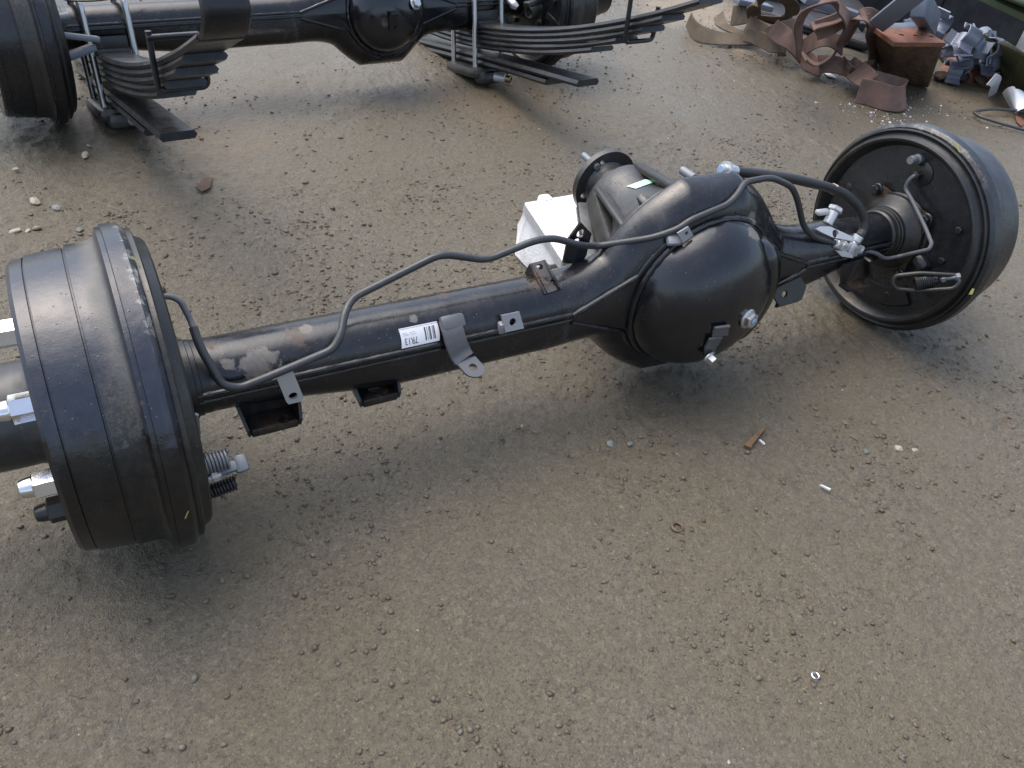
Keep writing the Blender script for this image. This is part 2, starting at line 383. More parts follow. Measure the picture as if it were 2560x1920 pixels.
XX, YY = np.meshgrid(gx, gy, indexing='ij'); ZZ = gheight(XX, YY)
gv = np.stack([XX.ravel(), YY.ravel(), ZZ.ravel()], 1).astype(np.float32)
nx, ny = len(gx), len(gy); ii, jj = np.meshgrid(np.arange(nx - 1), np.arange(ny - 1), indexing='ij')
q0 = (ii * ny + jj).ravel(); gf = np.stack([q0, q0 + ny, q0 + ny + 1, q0 + 1], 1).astype(np.int32)
def fast_mesh(name, v, f, k):
    me = bpy.data.meshes.new(name); me.vertices.add(len(v)); me.vertices.foreach_set('co', v.astype(np.float32).ravel())
    me.loops.add(len(f) * k); me.loops.foreach_set('vertex_index', f.astype(np.int32).ravel())
    me.polygons.add(len(f)); me.polygons.foreach_set('loop_start', np.arange(0, len(f) * k, k, dtype=np.int32))
    me.update(calc_edges=True); return me
gm = fast_mesh('ground', gv, gf, 4); gm.polygons.foreach_set('use_smooth', [True] * len(gm.polygons))
def ground_mat():
    b = NB('wet_muddy_yard')
    wob = b.n('ShaderNodeTexNoise'); wob.inputs['Scale'].default_value = 60; wob.inputs['Detail'].default_value = 3; b.l(b.co, wob.inputs['Vector'])
    wv = b.n('ShaderNodeVectorMath', operation='MULTIPLY_ADD'); b.l(wob.outputs['Color'], wv.inputs[0]); wv.inputs[1].default_value = (.012,) * 3; b.l(b.co, wv.inputs[2]); co = wv.outputs[0]
    cell = b.vor(75, co, out='Color'); dst = b.vor(75, co); cell2 = b.vor(190, co, out='Color'); d2 = b.vor(190, co)
    sep = b.n('ShaderNodeSeparateColor'); b.l(cell, sep.inputs[0])
    stone = b.ramp(sep.outputs[0], (0, (.0608, .0554, .0474)), (.25, (.0782, .0708, .0591)), (.5, (.0667, .0636, .0551)), (.7, (.0869, .0736, .0562)), (.86, (.0811, .0813, .0739)), (1, (.1014, .0914, .0755)))
    sep2 = b.n('ShaderNodeSeparateColor'); b.l(cell2, sep2.inputs[0])
    stone = b.mix(.5, stone, b.ramp(sep2.outputs[0], (0, (.0389, .0335, .0222)), (.35, (.0924, .0780, .0507)), (.75, (.1386, .1184, .0792)), (1, (.2312, .1989, .1388))))
    mudn = b.math('ADD', b.math('MULTIPLY', b.noise(22, 7, .7), .35), b.math('MULTIPLY', b.noise(75, 6, .75), .65)); lown = b.noise(2.6, 5, .6, .6); brn = b.noise(1.5, 4, .6, .4, off=(3.1, 5.2, 0))
    mud = b.mix(b.ramp(b.noise(150, 6, .75), (.32, 0), (.68, 1)), (.0554, .0454, .0270), (.1406, .1175, .0735))
    mm = b.math('ADD', b.math('MULTIPLY', mudn, .7), b.math('MULTIPLY', lown, .55))
    c = b.mix(b.ramp(mm, (.48, .2), (.78, .9)), stone, mud)
    c = b.mix(b.math('MULTIPLY', b.ramp(brn, (.40, 0), (.70, 1)), .4), c, (.1063, .0805, .0417))
    c = b.mix(b.math('MULTIPLY', b.ramp(lown, (.32, 1), (.47, 0)), .35), c, (.1156, .1064, .0785))
    ed = b.ramp(b.vor(75, co, 'DISTANCE_TO_EDGE'), (.0, 1), (.06, 0)); ed2 = b.ramp(b.vor(210, co, 'DISTANCE_TO_EDGE'), (.0, 1), (.09, 0))
    crev = b.math('MULTIPLY', b.math('MAXIMUM', b.math('MULTIPLY', ed, .22), b.math('MULTIPLY', ed2, .3)), b.ramp(b.noise(38, 6, .7, 0, None, (2, 7, 0)), (.30, .25), (.70, .6)))
    c = b.mix(crev, c, (.0240, .0197, .0125))
    c = b.mix(b.math('MULTIPLY', b.ramp(b.noise(260, 4, .65), (.54, 0), (.64, 1)), .7), c, (.0314, .0257, .0166))
    c = b.mix(b.math('MULTIPLY', b.ramp(b.noise(260, 3, .6, 0, None, (5, 2, 0)), (.60, 0), (.68, 1)), .55), c, (.2219, .1929, .1318))
    # tan sand along the scrap heap and ochre silt stains
    nz = b.noise(14, 6, .7)
    for (p, r, col, a) in SANDS:
        c = b.mix(b.math('MULTIPLY', b.spot(p, r, .6, nz, .8), a), c, col)
    h = b.math('ADD', b.math('MULTIPLY', b.noise(420, 4, .65), .6), b.math('MULTIPLY', b.math('SUBTRACT', 1.0, dst), .35))
    h = b.math('ADD', h, b.math('MULTIPLY', b.noise(110, 5, .65), 1.2)); h = b.math('SUBTRACT', h, b.math('MULTIPLY', crev, .6))
    b.bump(h, .75, .0045)
    rg = b.ramp(b.math('ADD', b.math('MULTIPLY', mudn, .5), b.math('MULTIPLY', lown, .5)), (.38, .26), (.62, .52))
    return b.fin(c, rg, 0, .5)
def gp(px, py): return tuple(onZ(px, py, 0.0))
SANDS = [(gp(1730, 25), .30, (.2214, .1640, .0966), .8), (gp(1905, 140), .12, (.2132, .1558, .0924), .75), (gp(2470, 265), .2, (.1968, .1558, .1008), .6), (gp(2400, 230), .12, (.1804, .1476, .1008), .5),
         (gp(560, 330), .22, (.1230, .0861, .0462), .5), (gp(1230, 250), .22, (.1312, .0943, .0546), .5), (gp(1500, 960), .12, (.1066, .0820, .0504), .4), (gp(1760, 1010), .1, (.1148, .0861, .0504), .45), (gp(500, 1380), .1, (.0984, .0779, .0462), .4)]
gm.materials.append(ground_mat())
go = link('ground', gm); go['kind'] = 'structure'

# ------------------------------------------------------------------ front axle: shared shapes (world frame of the front axle)
ZA = 0.185; XD = 0.757; LX = 1.242
def ssmooth(a, b, x):
    t = min(1, max(0, (x - a) / (b - a))); return t * t * (3 - 2 * t)
def housing_mb(XD=XD, RR=.166, RI=.117):
    mb = MB(); xs = np.concatenate([np.linspace(0.0, .5, 30), np.linspace(.51, 1.0, 90), np.linspace(1.02, LX, 22)])
    NS = 56; rows = []
    for x in xs:
        dx = x - XD; rt = .0435 - .006 * ssmooth(1.05, 1.16, x)
        low = 1 + .44 * ssmooth(.05, .30, x) * ssmooth(1.20, 1.06, x) if x < 1.06 else 1.0 + .0 * x
        low = 1 + .44 * ssmooth(.05, .30, x) * (1 - ssmooth(.98, 1.14, x))
        if x > 1.19: rt = rt + .0008
        circ = math.sqrt(max(0, RR ** 2 - dx * dx)) if abs(dx) < RR else 0
        k = .045
        def smax(a, b): 
            hh = max(k - abs(a - b), 0) / k; return max(a, b) + hh * hh * k * .25
        ang = abs(dx)
        flare = .0435 + (RR + .004) * max(0, 1 - ang / .30) ** 2.6
        hb = max(rt, smax(circ, flare) if ang < .3 else rt); hb = min(hb, RR)
        wgt = ssmooth(.26, .12, ang) if ang > .12 else 1.0
        wgt = 1 - ssmooth(.12, .27, ang)
        hf = math.sqrt(max(0, RI ** 2 - dx * dx)) if ang < RI else 0
        yf = -(rt + .003 * wgt); yt = .006 * wgt; yb = rt * (1 - wgt) + .012 * wgt
        hk = (hb - .004) * wgt
        row = []
        n1 = 7; n2 = 13; n3 = 5; n4 = 3
        up = []
        for i in range(n1): up.append((yf, hf * i / n1))
        for i in range(n2):
            a = i / n2 * math.pi / 2; e = 1.0
            up.append((yt - (yt - yf) * math.cos(a), hf + (hb - hf) * math.sin(a)))
        for i in range(n3):
            a = i / n3 * math.pi / 2; up.append((yt + (yb - yt) * math.sin(a), hk + (hb - hk) * math.cos(a)))
        for i in range(n4): up.append((yb, hk * (1 - i / n4)))
        up.append((yb, 0.0))
        kl = 1 + (low - 1) * (1 - wgt); sq = (low - 1) / .44 * (1 - wgt)
        lo = []
        for (y, z) in up[1:-1][::-1]:
            q = min(1, abs(y) / max(1e-6, rt)); yy = y * (1 - sq) + math.copysign(rt * q ** .55, y) * sq if wgt < 1 else y
            zz = z / max(hb, 1e-6); zz = (zz * (1 - sq) + zz ** .6 * sq) * hb if zz > 0 else z
            lo.append((yy, -zz * kl))
        rows.append([(x, y, ZA + z) for (y, z) in up + lo])
    n = len(rows[0]); vs = [p for r in rows for p in r]; fs = []
    for i in range(len(rows) - 1):
        for k2 in range(n): fs.append((i * n + k2, i * n + (k2 + 1) % n, (i + 1) * n + (k2 + 1) % n, (i + 1) * n + k2))
    fs.append(tuple(range(n))); fs.append(tuple((len(rows) - 1) * n + k2 for k2 in range(n)))
    mb.add(vs, fs); return mb
def weld_mb(XD=XD, RW=.131, RC=.1245, XL=.53, XR=.985):
    mb = MB(); rr = random.Random(3)
    def bead(pts, r):
        out = []
        for i in range(len(pts) - 1):
            a, b2 = Vector(pts[i]), Vector(pts[i + 1]); m = max(2, int((b2 - a).length / .006))
            for k in range(m): out.append(a + (b2 - a) * k / m)
        out.append(Vector(pts[-1])); mb.tube(out, [r * rr.uniform(.82, 1.15) for _ in out], 8)
    # seam along the tubes, two lips with a groove between
    for dz in (.0045, -.0045):
        bead([(.0, -.0425, ZA + .003 + dz), (.25, -.0425, ZA + .003 + dz), (XL, -.043, ZA + .003 + dz)], .0032)
        bead([(XR, -.043, ZA + .003 + dz), (1.19, -.0425, ZA + .003 + dz)], .0032)
    # Y-shaped welds round the gussets
    for sgn in (1, -1):
        bead([(XL, -.0435, ZA + .006 * sgn)] + [(XD + RW * math.cos(a) - .02 * max(0, abs(math.cos(a)) - .8), -.0405, ZA + sgn * RW * math.sin(a)) for a in np.linspace(R(158), R(100), 9)], .0042)
        bead([(XR, -.0435, ZA + .006 * sgn)] + [(XD + RW * math.cos(a), -.0405, ZA + sgn * RW * math.sin(a)) for a in np.linspace(R(22), R(80), 9)], .0042)
    bead([(XD + RC * math.cos(a), -.0475, ZA + RC * math.sin(a)) for a in np.linspace(0, 2 * math.pi, 60)], .0045)
    return mb
def dome_mb():
    mb = MB()
    mb.lathe([(.040, .1225), (.048, .1232), (.054, .1225), (.066, .1185), (.080, .111), (.094, .099), (.106, .083), (.115, .064), (.121, .044), (.1245, .022), (.1255, .004)], (XD, 0, ZA), (0, -1, 0), 96)
    return mb
def gear_bulge_mb():     # raised band on the right side of the cover for the ring gear
    mb = MB(); vs = []; fs = []; A = np.linspace(R(62), R(-62), 26); Pn = [(.052, .1265), (.072, .126), (.085, .122), (.094, .112), (.098, .1005), (.0975, .094)]
    for i, a in enumerate(A):
        e = min(1, min(i, 25 - i) / 5.0); e = e * e * (3 - 2 * e)
        for (s_, r_) in Pn:
            r2 = r_ * (.92 + .08 * e); s2 = s_ * (.9 + .1 * e)
            vs.append((XD + r2 * math.cos(a), -s2, ZA + r2 * math.sin(a)))
    m = len(Pn)
    for i in range(25):
        for k in range(m - 1): fs.append((i * m + k, i * m + k + 1, (i + 1) * m + k + 1, (i + 1) * m + k))
    mb.add(vs, fs); return mb
def drum_mb():           # local: axis along +x pointing outboard, x=0 at the inner rim
    mb = MB()
    mb.lathe([(.004, .160), (.004, .1795), (.006, .182), (.009, .1850), (.0250, .1856), (.0258, .1826), (.0305, .1826), (.0318, .1790), (.0338, .1738), (.0375, .1708), (.045, .1692),
              (.0628, .1684), (.0632, .1650), (.0650, .1646), (.0656, .1662), (.075, .1655), (.1008, .1634), (.1012, .1602), (.1026, .1598), (.1032, .1613), (.114, .1600), (.118, .1565), (.1185, .145), (.117, .09), (.1175, .07), (.122, .062)], (0, 0, 0), (1, 0, 0), 128, cap1=True)
    return mb
def hub_mb():
    mb = MB(); mb.lathe([(.112, .068), (.118, .066), (.124, .0595), (.132, .057), (.24, .0555), (.245, .052), (.262, .051), (.265, .048)], (0, 0, 0), (1, 0, 0), 64); return mb
def back_plate_mb():     # local: face towards -x (inboard), x = 0 the inner rim plane
    mb = MB()
    mb.lathe([(.012, .172), (.002, .1775), (-.002, .1778), (-.0035, .1755), (-.002, .1725), (-.001, .1705), (-.006, .1682), (-.0125, .1655), (-.0145, .1625), (-.0135, .1585), (-.007, .1535), (.004, .149), (.010, .146), (.011, .14), (.011, .122), (.0085, .118), (.0085, .104), (.005, .099), (.005, .07), (.0, .064), (.0, .05)], (0, 0, 0), (1, 0, 0), 112)
    for k in (0,):
        a = R(10); c = Vector((.0055, .125 * math.cos(a), .125 * math.sin(a)))
        mb.lathe([(0, .012), (.002, .009), (.003, .005)], c, (-1, 0, 0), 16)
    for (a0, r0, r1, wd) in ((205, .08, .14, .02), (330, .075, .14, .024)):
        p0 = Vector((.005, r0 * math.cos(R(a0)), r0 * math.sin(R(a0)))); p1 = Vector((.0075, r1 * math.cos(R(a0)), r1 * math.sin(R(a0)))); mb.bar(p0, p1, wd, .010, (1, 0, 0), .004)
    for (a0, r0) in ((150, .128), (178, .11), (245, .118)):
        mb.hexn((.008, r0 * math.cos(R(a0)), r0 * math.sin(R(a0))), (-.002, r0 * math.cos(R(a0)), r0 * math.sin(R(a0))), .0065)
    # shoe anchor boss at the bottom: raised arc pad
    vs = []; fs = []
    for i, a in enumerate(np.linspace(R(225), R(300), 18)):
        for (x, r) in ((.009, .1), (-.001, .104), (-.001, .136), (.009, .142)): vs.append((x, r * math.cos(a), r * math.sin(a)))
    for i in range(17):
        for k in range(3): fs.append((i * 4 + k, i * 4 + k + 1, i * 4 + 5 + k, i * 4 + 4 + k))
    mb.add(vs, fs); return mb
def end_flange_mb():     # four-lobed flange bolted to the backing plate
    mb = MB(); out = []
    for k in range(72):
        a = 2 * math.pi * k / 72; r = .0665 + .019 * max(0, math.cos(2 * (a - R(45))) ** 9 if math.cos(2 * (a - R(45))) > 0 else (-math.cos(2 * (a - R(45)))) ** 9)
        out.append((-.008, r * math.cos(a), r * math.sin(a)))
    mb.plate(out, (-1, 0, 0), .008)
    mb.lathe([(-.008, .066), (-.014, .059), (-.019, .0515), (-.024, .0475), (-.030, .0475), (-.031, .0455), (-.036, .0455), (-.037, .0440), (-.046, .0438), (-.049, .041)], (0, 0, 0), (1, 0, 0), 56)
    return mb
def nut_mb(chrome=True):
    mb = MB(); mb.hexn((0, 0, 0), (.024, 0, 0), .0145, .3); mb.lathe([(.0235, .0105), (.03, .0100), (.035, .0085), (.0365, .005)], (0, 0, 0), (1, 0, 0), 20); return mb
def bolt_mb(r, h, fl=0.0):
    mb = MB()
    if fl: mb.lathe([(0, fl), (.002, fl), (.0035, fl * .85)], (0, 0, 0), (1, 0, 0), 28)
    mb.hexn((.002, 0, 0), (h, 0, 0), r); return mb
def orient(p, d, rot=0):
    """matrix putting local +x along d at p"""
    d = Vector(d).normalized(); u = Vector((0, 0, 1)) if abs(d.z) < .95 else Vector((0, 1, 0)); y = u.cross(d).normalized(); z = d.cross(y)
    return Matrix(((d.x, y.x, z.x, p[0]), (d.y, y.y, z.y, p[1]), (d.z, y.z, z.z, p[2]), (0, 0, 0, 1))) @ Matrix.Rotation(rot, 4, 'X')
def sub(o, child_of):    # place in thing frame
    return o
ME = {}
ME['housing'] = housing_mb().mesh('axle_housing', M['housing'], AX, sharp=60)
ME['housing2'] = housing_mb(.760, .130, .092).mesh('axle_housing', M['housing2'], AX, sharp=60)
ME['weld2'] = weld_mb(.760, .108, .1, .54, .97).mesh('weld_seam', M['housing2'], AX)
ME['weld'] = weld_mb().mesh('weld_seam', M['housing'], AX)
ME['dome'] = dome_mb().mesh('differential_cover', M['dome'], AX, sharp=60)
ME['bulge'] = gear_bulge_mb().mesh('gear_bulge', M['dome'], AX, sharp=60)
ME['drum'] = drum_mb().mesh('brake_drum', M['drum'], sharp=30)
ME['drum_front'] = drum_mb().mesh('brake_drum', None, sharp=30); ME['drum_front'].materials.append(drum_front())
ME['drum'].materials.clear(); ME['drum'].materials.append(drum_front('grey_black_drum_paint_dry', .25))
ME['hub'] = hub_mb().mesh('hub', M['drum'], sharp=40)
ME['back'] = back_plate_mb().mesh('backing_plate', M['plate'], sharp=32)
ME['endfl'] = end_flange_mb().mesh('end_flange', M['plate'])
ME['nut'] = nut_mb().mesh('wheel_nut', M['chrome'], sharp=25)
ME['nut_black'] = nut_mb().mesh('wheel_nut', M['plate'], sharp=25)
ME['bolt_black'] = bolt_mb(.009, .011, .011).mesh('flange_bolt', M['plate'], sharp=25)
ME['bolt_zinc'] = bolt_mb(.0125, .012, .0155).mesh('bolt', M['zinc'], sharp=25)
ME['bolt_small'] = bolt_mb(.0085, .013, .0115).mesh('bolt', M['zinc'], sharp=25)

def put(name, me, root, mtx, label=None):
    o = link(name, me, root, label); o.matrix_local = mtx; return o
T = Matrix.Translation
def axle_common(root, sfx=''):
    """parts both axles share; root frame = front axle world frame minus AX"""
    hs_ = put('axle_housing', ME['housing' + sfx], root, Matrix.Identity(4)); put('weld_seam', ME['weld' + sfx], hs_, Matrix.Identity(4))
    dm = put('differential_cover', ME['dome'], root, Matrix.Identity(4)); put('gear_bulge', ME['bulge'], dm, Matrix.Identity(4))
    for side in (0, 1):
        x0 = 0.0 if side == 0 else LX
        base = Matrix.Translation(Vector((x0, 0, ZA)) - AX)
        m = base @ (Matrix.Rotation(math.pi, 4, 'Z') if side == 0 else Matrix.Identity(4))
        dr = put('brake_drum', ME['drum_front'] if (root.name == 'truck_axle' and side == 0) else ME['drum'], root, m)
        put('hub', ME['hub'], dr, Matrix.Identity(4))
        for k in range(8):
            if root.name == 'truck_axle' and side == 0 and k in (3, 4): continue     # two studs without nuts
            a = R(-2 + 45 * k); put('wheel_nut', ME['nut_black'] if (side == 0 and k == 7) else ME['nut'], dr, T((.1175, .108 * math.cos(a), .108 * math.sin(a))) @ Matrix.Rotation(.5 * k, 4, 'X'))
        bp_ = put('backing_plate', ME['back'], root, m)
        put('end_flange', ME['endfl'], bp_, Matrix.Identity(4))
        for k in range(4):
            a = R(45 + 90 * k); put('flange_bolt', ME['bolt_black'], bp_, orient((-.008, .079 * math.cos(a), .079 * math.sin(a)), (-1, 0, 0)))
    return hs_

# ================================================================== FRONT AXLE
front = empty('truck_axle', AX, 'complete black truck axle with both brake drums lying across the foreground', 'axle')
housing = axle_common(front)
def fpart(name, mb, mat, parent=front, label=None, sharp=38, smooth=True):
    return link(name, mb.mesh(name, mat, AX, smooth, sharp), parent, label)
# measuring surface for things that sit on the housing
_bm = housing_mb(); _d = dome_mb(); _bm.add(_d.v, _d.f); _d = gear_bulge_mb(); _bm.add(_d.v, _d.f)
bvh = BVHTree.FromPolygons([Vector(v) for v in _bm.v], _bm.f)
def hit(px, py, off=0.0):
    d = Vector(ray(px, py)).normalized(); loc, nor, i, dist = bvh.ray_cast(Vector(CAM), d)
    if loc is None: return None
    if nor.dot(d) > 0: nor = -nor
    return loc + nor * off

# --- differential carrier with ribs, pinion flange
def carrier():
    mb = MB(); A = Vector((XD, .012, ZA + .004)); B = Vector((.764, .205, .218)); d = B - A; Lc = d.length
    mb.lathe([(0, .150), (.013, .150), (.015, .147)], A, (0, 1, 0), 72)
    prof = [(.012, .138), (.03, .128), (.05, .112), (.075, .094), (.10, .079), (.125, .068), (.15, .0635), (.165, .0645), (.182, .064), (.190, .060), (.1915, .052)]
    mb.lathe(prof, A, d, 64)
    c = fpart('differential_carrier', mb, M['cast'], sharp=50)
    dn = d.normalized(); up = Vector((0, 0, 1)); e1 = (up - dn * up.dot(dn)).normalized(); e2 = dn.cross(e1)   # e2 -> -x side
    if e2.x > 0: e2 = -e2
    def P(t, a, r): return A + dn * t + (e1 * math.sin(R(a)) + e2 * math.cos(R(a))) * r
    rb = MB()
    for (a0, a1, r0, r1, wd, t0, t1, h) in ((-4, -8, .076, .142, .018, .178, .016, .040), (30, 34, .074, .120, .011, .165, .035, .034), (105, 100, .066, .10, .022, .186, .06, .014), (-48, -44, .064, .12, .016, .18, .02, .025), (140, 140, .064, .118, .014, .18, .03, .018), (190, 190, .066, .128, .02, .18, .018, .03)):
        p, q = P(t0, a0, r0), P(t1, a1, r1); n_ = (e1 * math.sin(R(a0)) + e2 * math.cos(R(a0)))
        rb.bar(p - n_ * h * .3, q - n_ * h * .3, wd, h, n_, .005)
    rb.bar(P(.176, 12, .052), P(.018, 10, .108), .036, .034, (e1 * math.sin(R(12)) + e2 * math.cos(R(12))), .008)
    link('rib', rb.mesh('rib', M['cast'], AX), c); mb.add(rb.v, rb.f)
    lg = MB(); lg.bar(P(.05, 55, .10), P(.05, 55, .130), .011, .022, dn, .003); lg.bar(P(.035, 60, .11), P(.035, 60, .125), .03, .018, dn, .004); link('lug', lg.mesh('lug', M['cast'], AX), c)
    st = MB(); q = Vector(onY(1736, 446, .03)); st.cyl(q, q + Vector((-.002, .028, .000)), .0065); link('stud', st.mesh('stud', M['lever'], AX), c)
    F0 = Vector((.763, .236, .2185))
    fl = MB(); out = [F0 + Vector((.0595 * math.cos(t), 0, .0595 * math.sin(t))) for t in np.linspace(0, 2 * math.pi, 57)[:-1]]
    hl = [(F0 + Vector((.045 * math.cos(R(a)), 0, .045 * math.sin(R(a)))), .0055) for a in (200, 110, 20, 290)]
    fl.plate(out, (0, -1, 0), .011, hl)
    f = fpart('pinion_flange', fl, M['cast'], sharp=30)
    hb = MB(); hb.lathe([(-.047, .040), (-.03, .0385), (-.012, .037), (-.004, .038), (0, .041)], F0, (0, 1, 0), 48); link('flange_hub', hb.mesh('flange_hub', M['cast'], AX), f)
    s2 = MB(); q = F0 + Vector((.045 * math.cos(R(128)), 0, .047 * math.sin(R(128)))); s2.cyl(q - Vector((0, .004, 0)), q + Vector((0, .042, 0)), .0058); link('stud', s2.mesh('stud', M['lever'], AX), f)
    return c, mb
car, car_mb = carrier()
cb = BVHTree.FromPolygons([Vector(v) for v in car_mb.v], car_mb.f)
def patch(quad, tree, off, n=10):
    """thin sheet laid on a surface: grid of surface points under a four-cornered outline"""
    (a, b_, c, d_) = [np.array(q, float) for q in quad]; vs = []; fs = []
    for i in range(n + 1):
        for j in range(n + 1):
            u, v = i / n, j / n; p = (a * (1 - u) + b_ * u) * (1 - v) + (d_ * (1 - u) + c * u) * v
            dd = Vector(ray(*p)).normalized(); loc, nor, ix, ds = tree.ray_cast(Vector(CAM), dd)
            if loc is None: loc = vs[-1] if vs else Vector((0, 0, 0)); nor = -dd
            if nor.dot(dd) > 0: nor = -nor
            vs.append(loc + nor * off)
    for i in range(n):
        for j in range(n): k = i * (n + 1) + j; fs.append((k, k + 1, k + n + 2, k + n + 1))
    m = MB(); m.add(vs, fs); return m
pm = patch([(1566, 467), (1590, 473), (1642, 454), (1612, 450)], cb, .0012); link('paint_mark', pm.mesh('paint_mark', M['green_mark'], AX), car, 'pale green paint dash')

# --- filler plug, drain bracket and bolt on the cover
def normal_at(px, py):
    d = Vector(ray(px, py)).normalized(); loc, nor, i, ds = bvh.ray_cast(Vector(CAM), d)
    return (loc, nor if nor.dot(d) < 0 else -nor) if loc is not None else (None, None)
p, n_ = normal_at(1868, 796)
if p is None: p, n_ = Vector((.845, -.085, .145)), Vector((.6, -.7, -.2))
n_ = (n_ + Vector((.1, -.6, .25))).normalized()
fp = put('filler_plug', ME['bolt_zinc'], front, orient(p - AX, n_))
bc = MB(); bc.hexn((.012, 0, 0), (.0135, 0, 0), .0055); put('plug_centre', bc.mesh('plug_centre', M['blue_cap']), fp, Matrix.Identity(4))
dbk = MB()
def hv(x, y, off): 
    h_ = hit(x, y, off); return h_ if h_ is not None else Vector(onY(x, y, -.115))
_l, nD = normal_at(1790, 830)
dbk.plate([hv(1782, 815, .0045), hv(1818, 810, .0045), hv(1815, 833, .0045), hv(1778, 838, .0045)], nD, .003)
dbk.bar(hv(1782, 814, .006), hv(1818, 809, .006), .004, .005, nD, .001)
dbk.plate([hv(1768, 840, .008), hv(1800, 836, .008), hv(1786, 868, .008), hv(1788, 893, .010), hv(1760, 890, .012), hv(1759, 866, .009)], (nD + Vector((0, -.2, -.3))).normalized(), .0035)
dr_ = fpart('drain_bracket', dbk, M['steel_dark'])
q = Vector(onY(1770, 892, -.122)); put('bolt', ME['bolt_small'], front, orient(q - AX, (.25, -.9, -.2)))
tb_ = MB(); tb_.plate([onY(1733, 880, -.09), onY(1752, 884, -.09), onY(1745, 898, -.09)], (0, -1, 0), .002); fpart('rusty_tab', tb_, M['rusty'])

# --- brackets along the tube
def plate_px(name, px, Y, th, holes=(), mat='steel', nrm=(0, -1, 0), hr=.006, mb=None, parent=front):
    mb = mb or MB(); mb.plate([onY(x, y, Y) for x, y in px], nrm, th, [(onY(x, y, Y), r_) for x, y, r_ in holes]); return fpart(name, mb, M[mat], parent)
plate_px('mounting_tab', [(688, 937), (731, 925), (759, 993), (756, 1003), (722, 1011), (716, 1005)], -.052, .0035, [(733, 990, .0055)], mat='silver')
def cup(name, x0, x1, zb, zt, y0, y1, mat='rustcup', slope=.012):
    mb = MB(); t = .004
    mb.plate([(x0, y1, zt), (x1, y1, zt), (x1 - slope, y1, zb), (x0 + slope, y1, zb)], (0, -1, 0), t)
    mb.bar((x0 + slope, (y0 + y1) / 2, zb), (x1 - slope, (y0 + y1) / 2, zb), abs(y1 - y0), t, (0, 0, 1), .0015)
    for (xa, xb) in ((x0, x0 + slope), (x1, x1 - slope)):
        mb.plate([(xa, y1, zt), (xa, y1 + (y0 - y1) * .35, zt), ((xa + xb) / 2, y0, zb + .009), (xb, y0, zb), (xb, y1, zb)], ((zt - zb) * (1 if xa == x0 else -1), 0, abs(xb - xa)), t)
    mb.bar((x0 + slope, y0, zb + .004), (x1 - slope, y0, zb + .004), .004, .011, (0, 0, 1), .001)
    return fpart(name, mb, M[mat])
cup('spring_stop_bracket', .076, .146, .119, .150, -.050, -.016, slope=.007)
c2_ = cup('spring_stop_bracket', .218, .276, .121, .149, -.048, -.018, slope=.006)
nb = MB(); nb.lathe([(0, .0085), (.003, .0085)], (.247, -.022, .128), (0, -1, 0), 20); fpart('bracket_nut', nb, M['rusty'], c2_)
# curved strap bracket with an eye
sb = MB(); W0 = Vector((.022, 0, .002))
sb.strip([(.343, -.034, .221), (.3435, -.0455, .212), (.345, -.051, .202), (.348, -.055, .191), (.352, -.058, .181), (.355, -.063, .175)], (1, 0, .08), .030, .0035)
cen = Vector((.3625, -.076, .168))
pl = [Vector((.3715, -.062, .1745)), Vector((.3415, -.062, .1745))] + [cen + Vector((-.0148 * math.cos(math.pi * k / 12), 0, 0)) + Vector((.0015, -.0125, -.0050)) * math.sin(math.pi * k / 12) for k in range(13)]
sb.plate(pl, Vector((0, -.4, .9)), .0035, [(cen + Vector((0, .001, 0)), .0055)])
sb.box((.347, -.036, .217), (.034, .02, .012), Matrix.Rotation(.7, 4, 'X'), .005)
fpart('eye_bracket', sb, M['steel_dark'])
ec = Vector((.431, -.042, .203))
eb = MB(); nE = Vector((0, -.9, .42)).normalized(); tE = Vector((0, .42, .9)).normalized()
eb.plate([ec + Vector((-.016, 0, 0)) + tE * .012, ec + Vector((.011, 0, 0)) + tE * .012, ec + Vector((.016, 0, 0)) - tE * .012, ec + Vector((-.012, 0, 0)) - tE * .012], nE, .0035, [(ec, .0052)])
eb.v = [tuple(Vector(v) + nE * .006) for v in eb.v]
eb.box(ec + Vector((-.013, 0, 0)) - nE * .001 - tE * .006, (.012, .01, .016), None, .002)
fpart('small_eye_bracket', eb, M['steel'])
# raised channel bracket on top of the tube
cbk = MB(); F1, F2, F3, F4 = [Vector(x) for x in (onY(1329, 658, .022), onY(1363, 649, .022), onY(1408, 716, -.026), onY(1370, 733, -.026))]
nF = (F2 - F1).cross(F4 - F1).normalized(); nF = nF if nF.z > 0 else -nF
hA, hB = onY(1352, 661, .012), onY(1386, 704, -.014)
cbk.plate([F1, F2, F3, F4], nF, .0035, [(hA, .0048), (hB, .0055)])
for (a, b_) in ((F1, F4), (F2, F3)):
    cbk.plate([a, b_, b_ - nF * .018, a - nF * .022], (1, 0, 0), .0035)
fpart('channel_bracket', cbk, M['housing'])
plate_px('hose_bracket', [(1420, 600), (1453, 556), (1479, 584), (1466, 640), (1449, 662), (1408, 657)], .012, .0035, [(1452, 584, .0065), (1441, 606, .006)], mat='housing')
# clip for the pipe on the ring
pc = hit(1712, 578, .006)
ck = MB()
ck.plate([onY(1695, 583, pc.y - .006), onY(1724, 567, pc.y - .006), onY(1731, 588, pc.y - .006), onY(1702, 606, pc.y - .006)], (0, -1, .3), .003, [(onY(1716, 583, pc.y - .006), .003)])
ck.bar(onY(1666, 600, pc.y + .004), onY(1702, 598, pc.y), .018, .010, (0, -.5, .8), .004)
fpart('pipe_clip', ck, M['steel'])
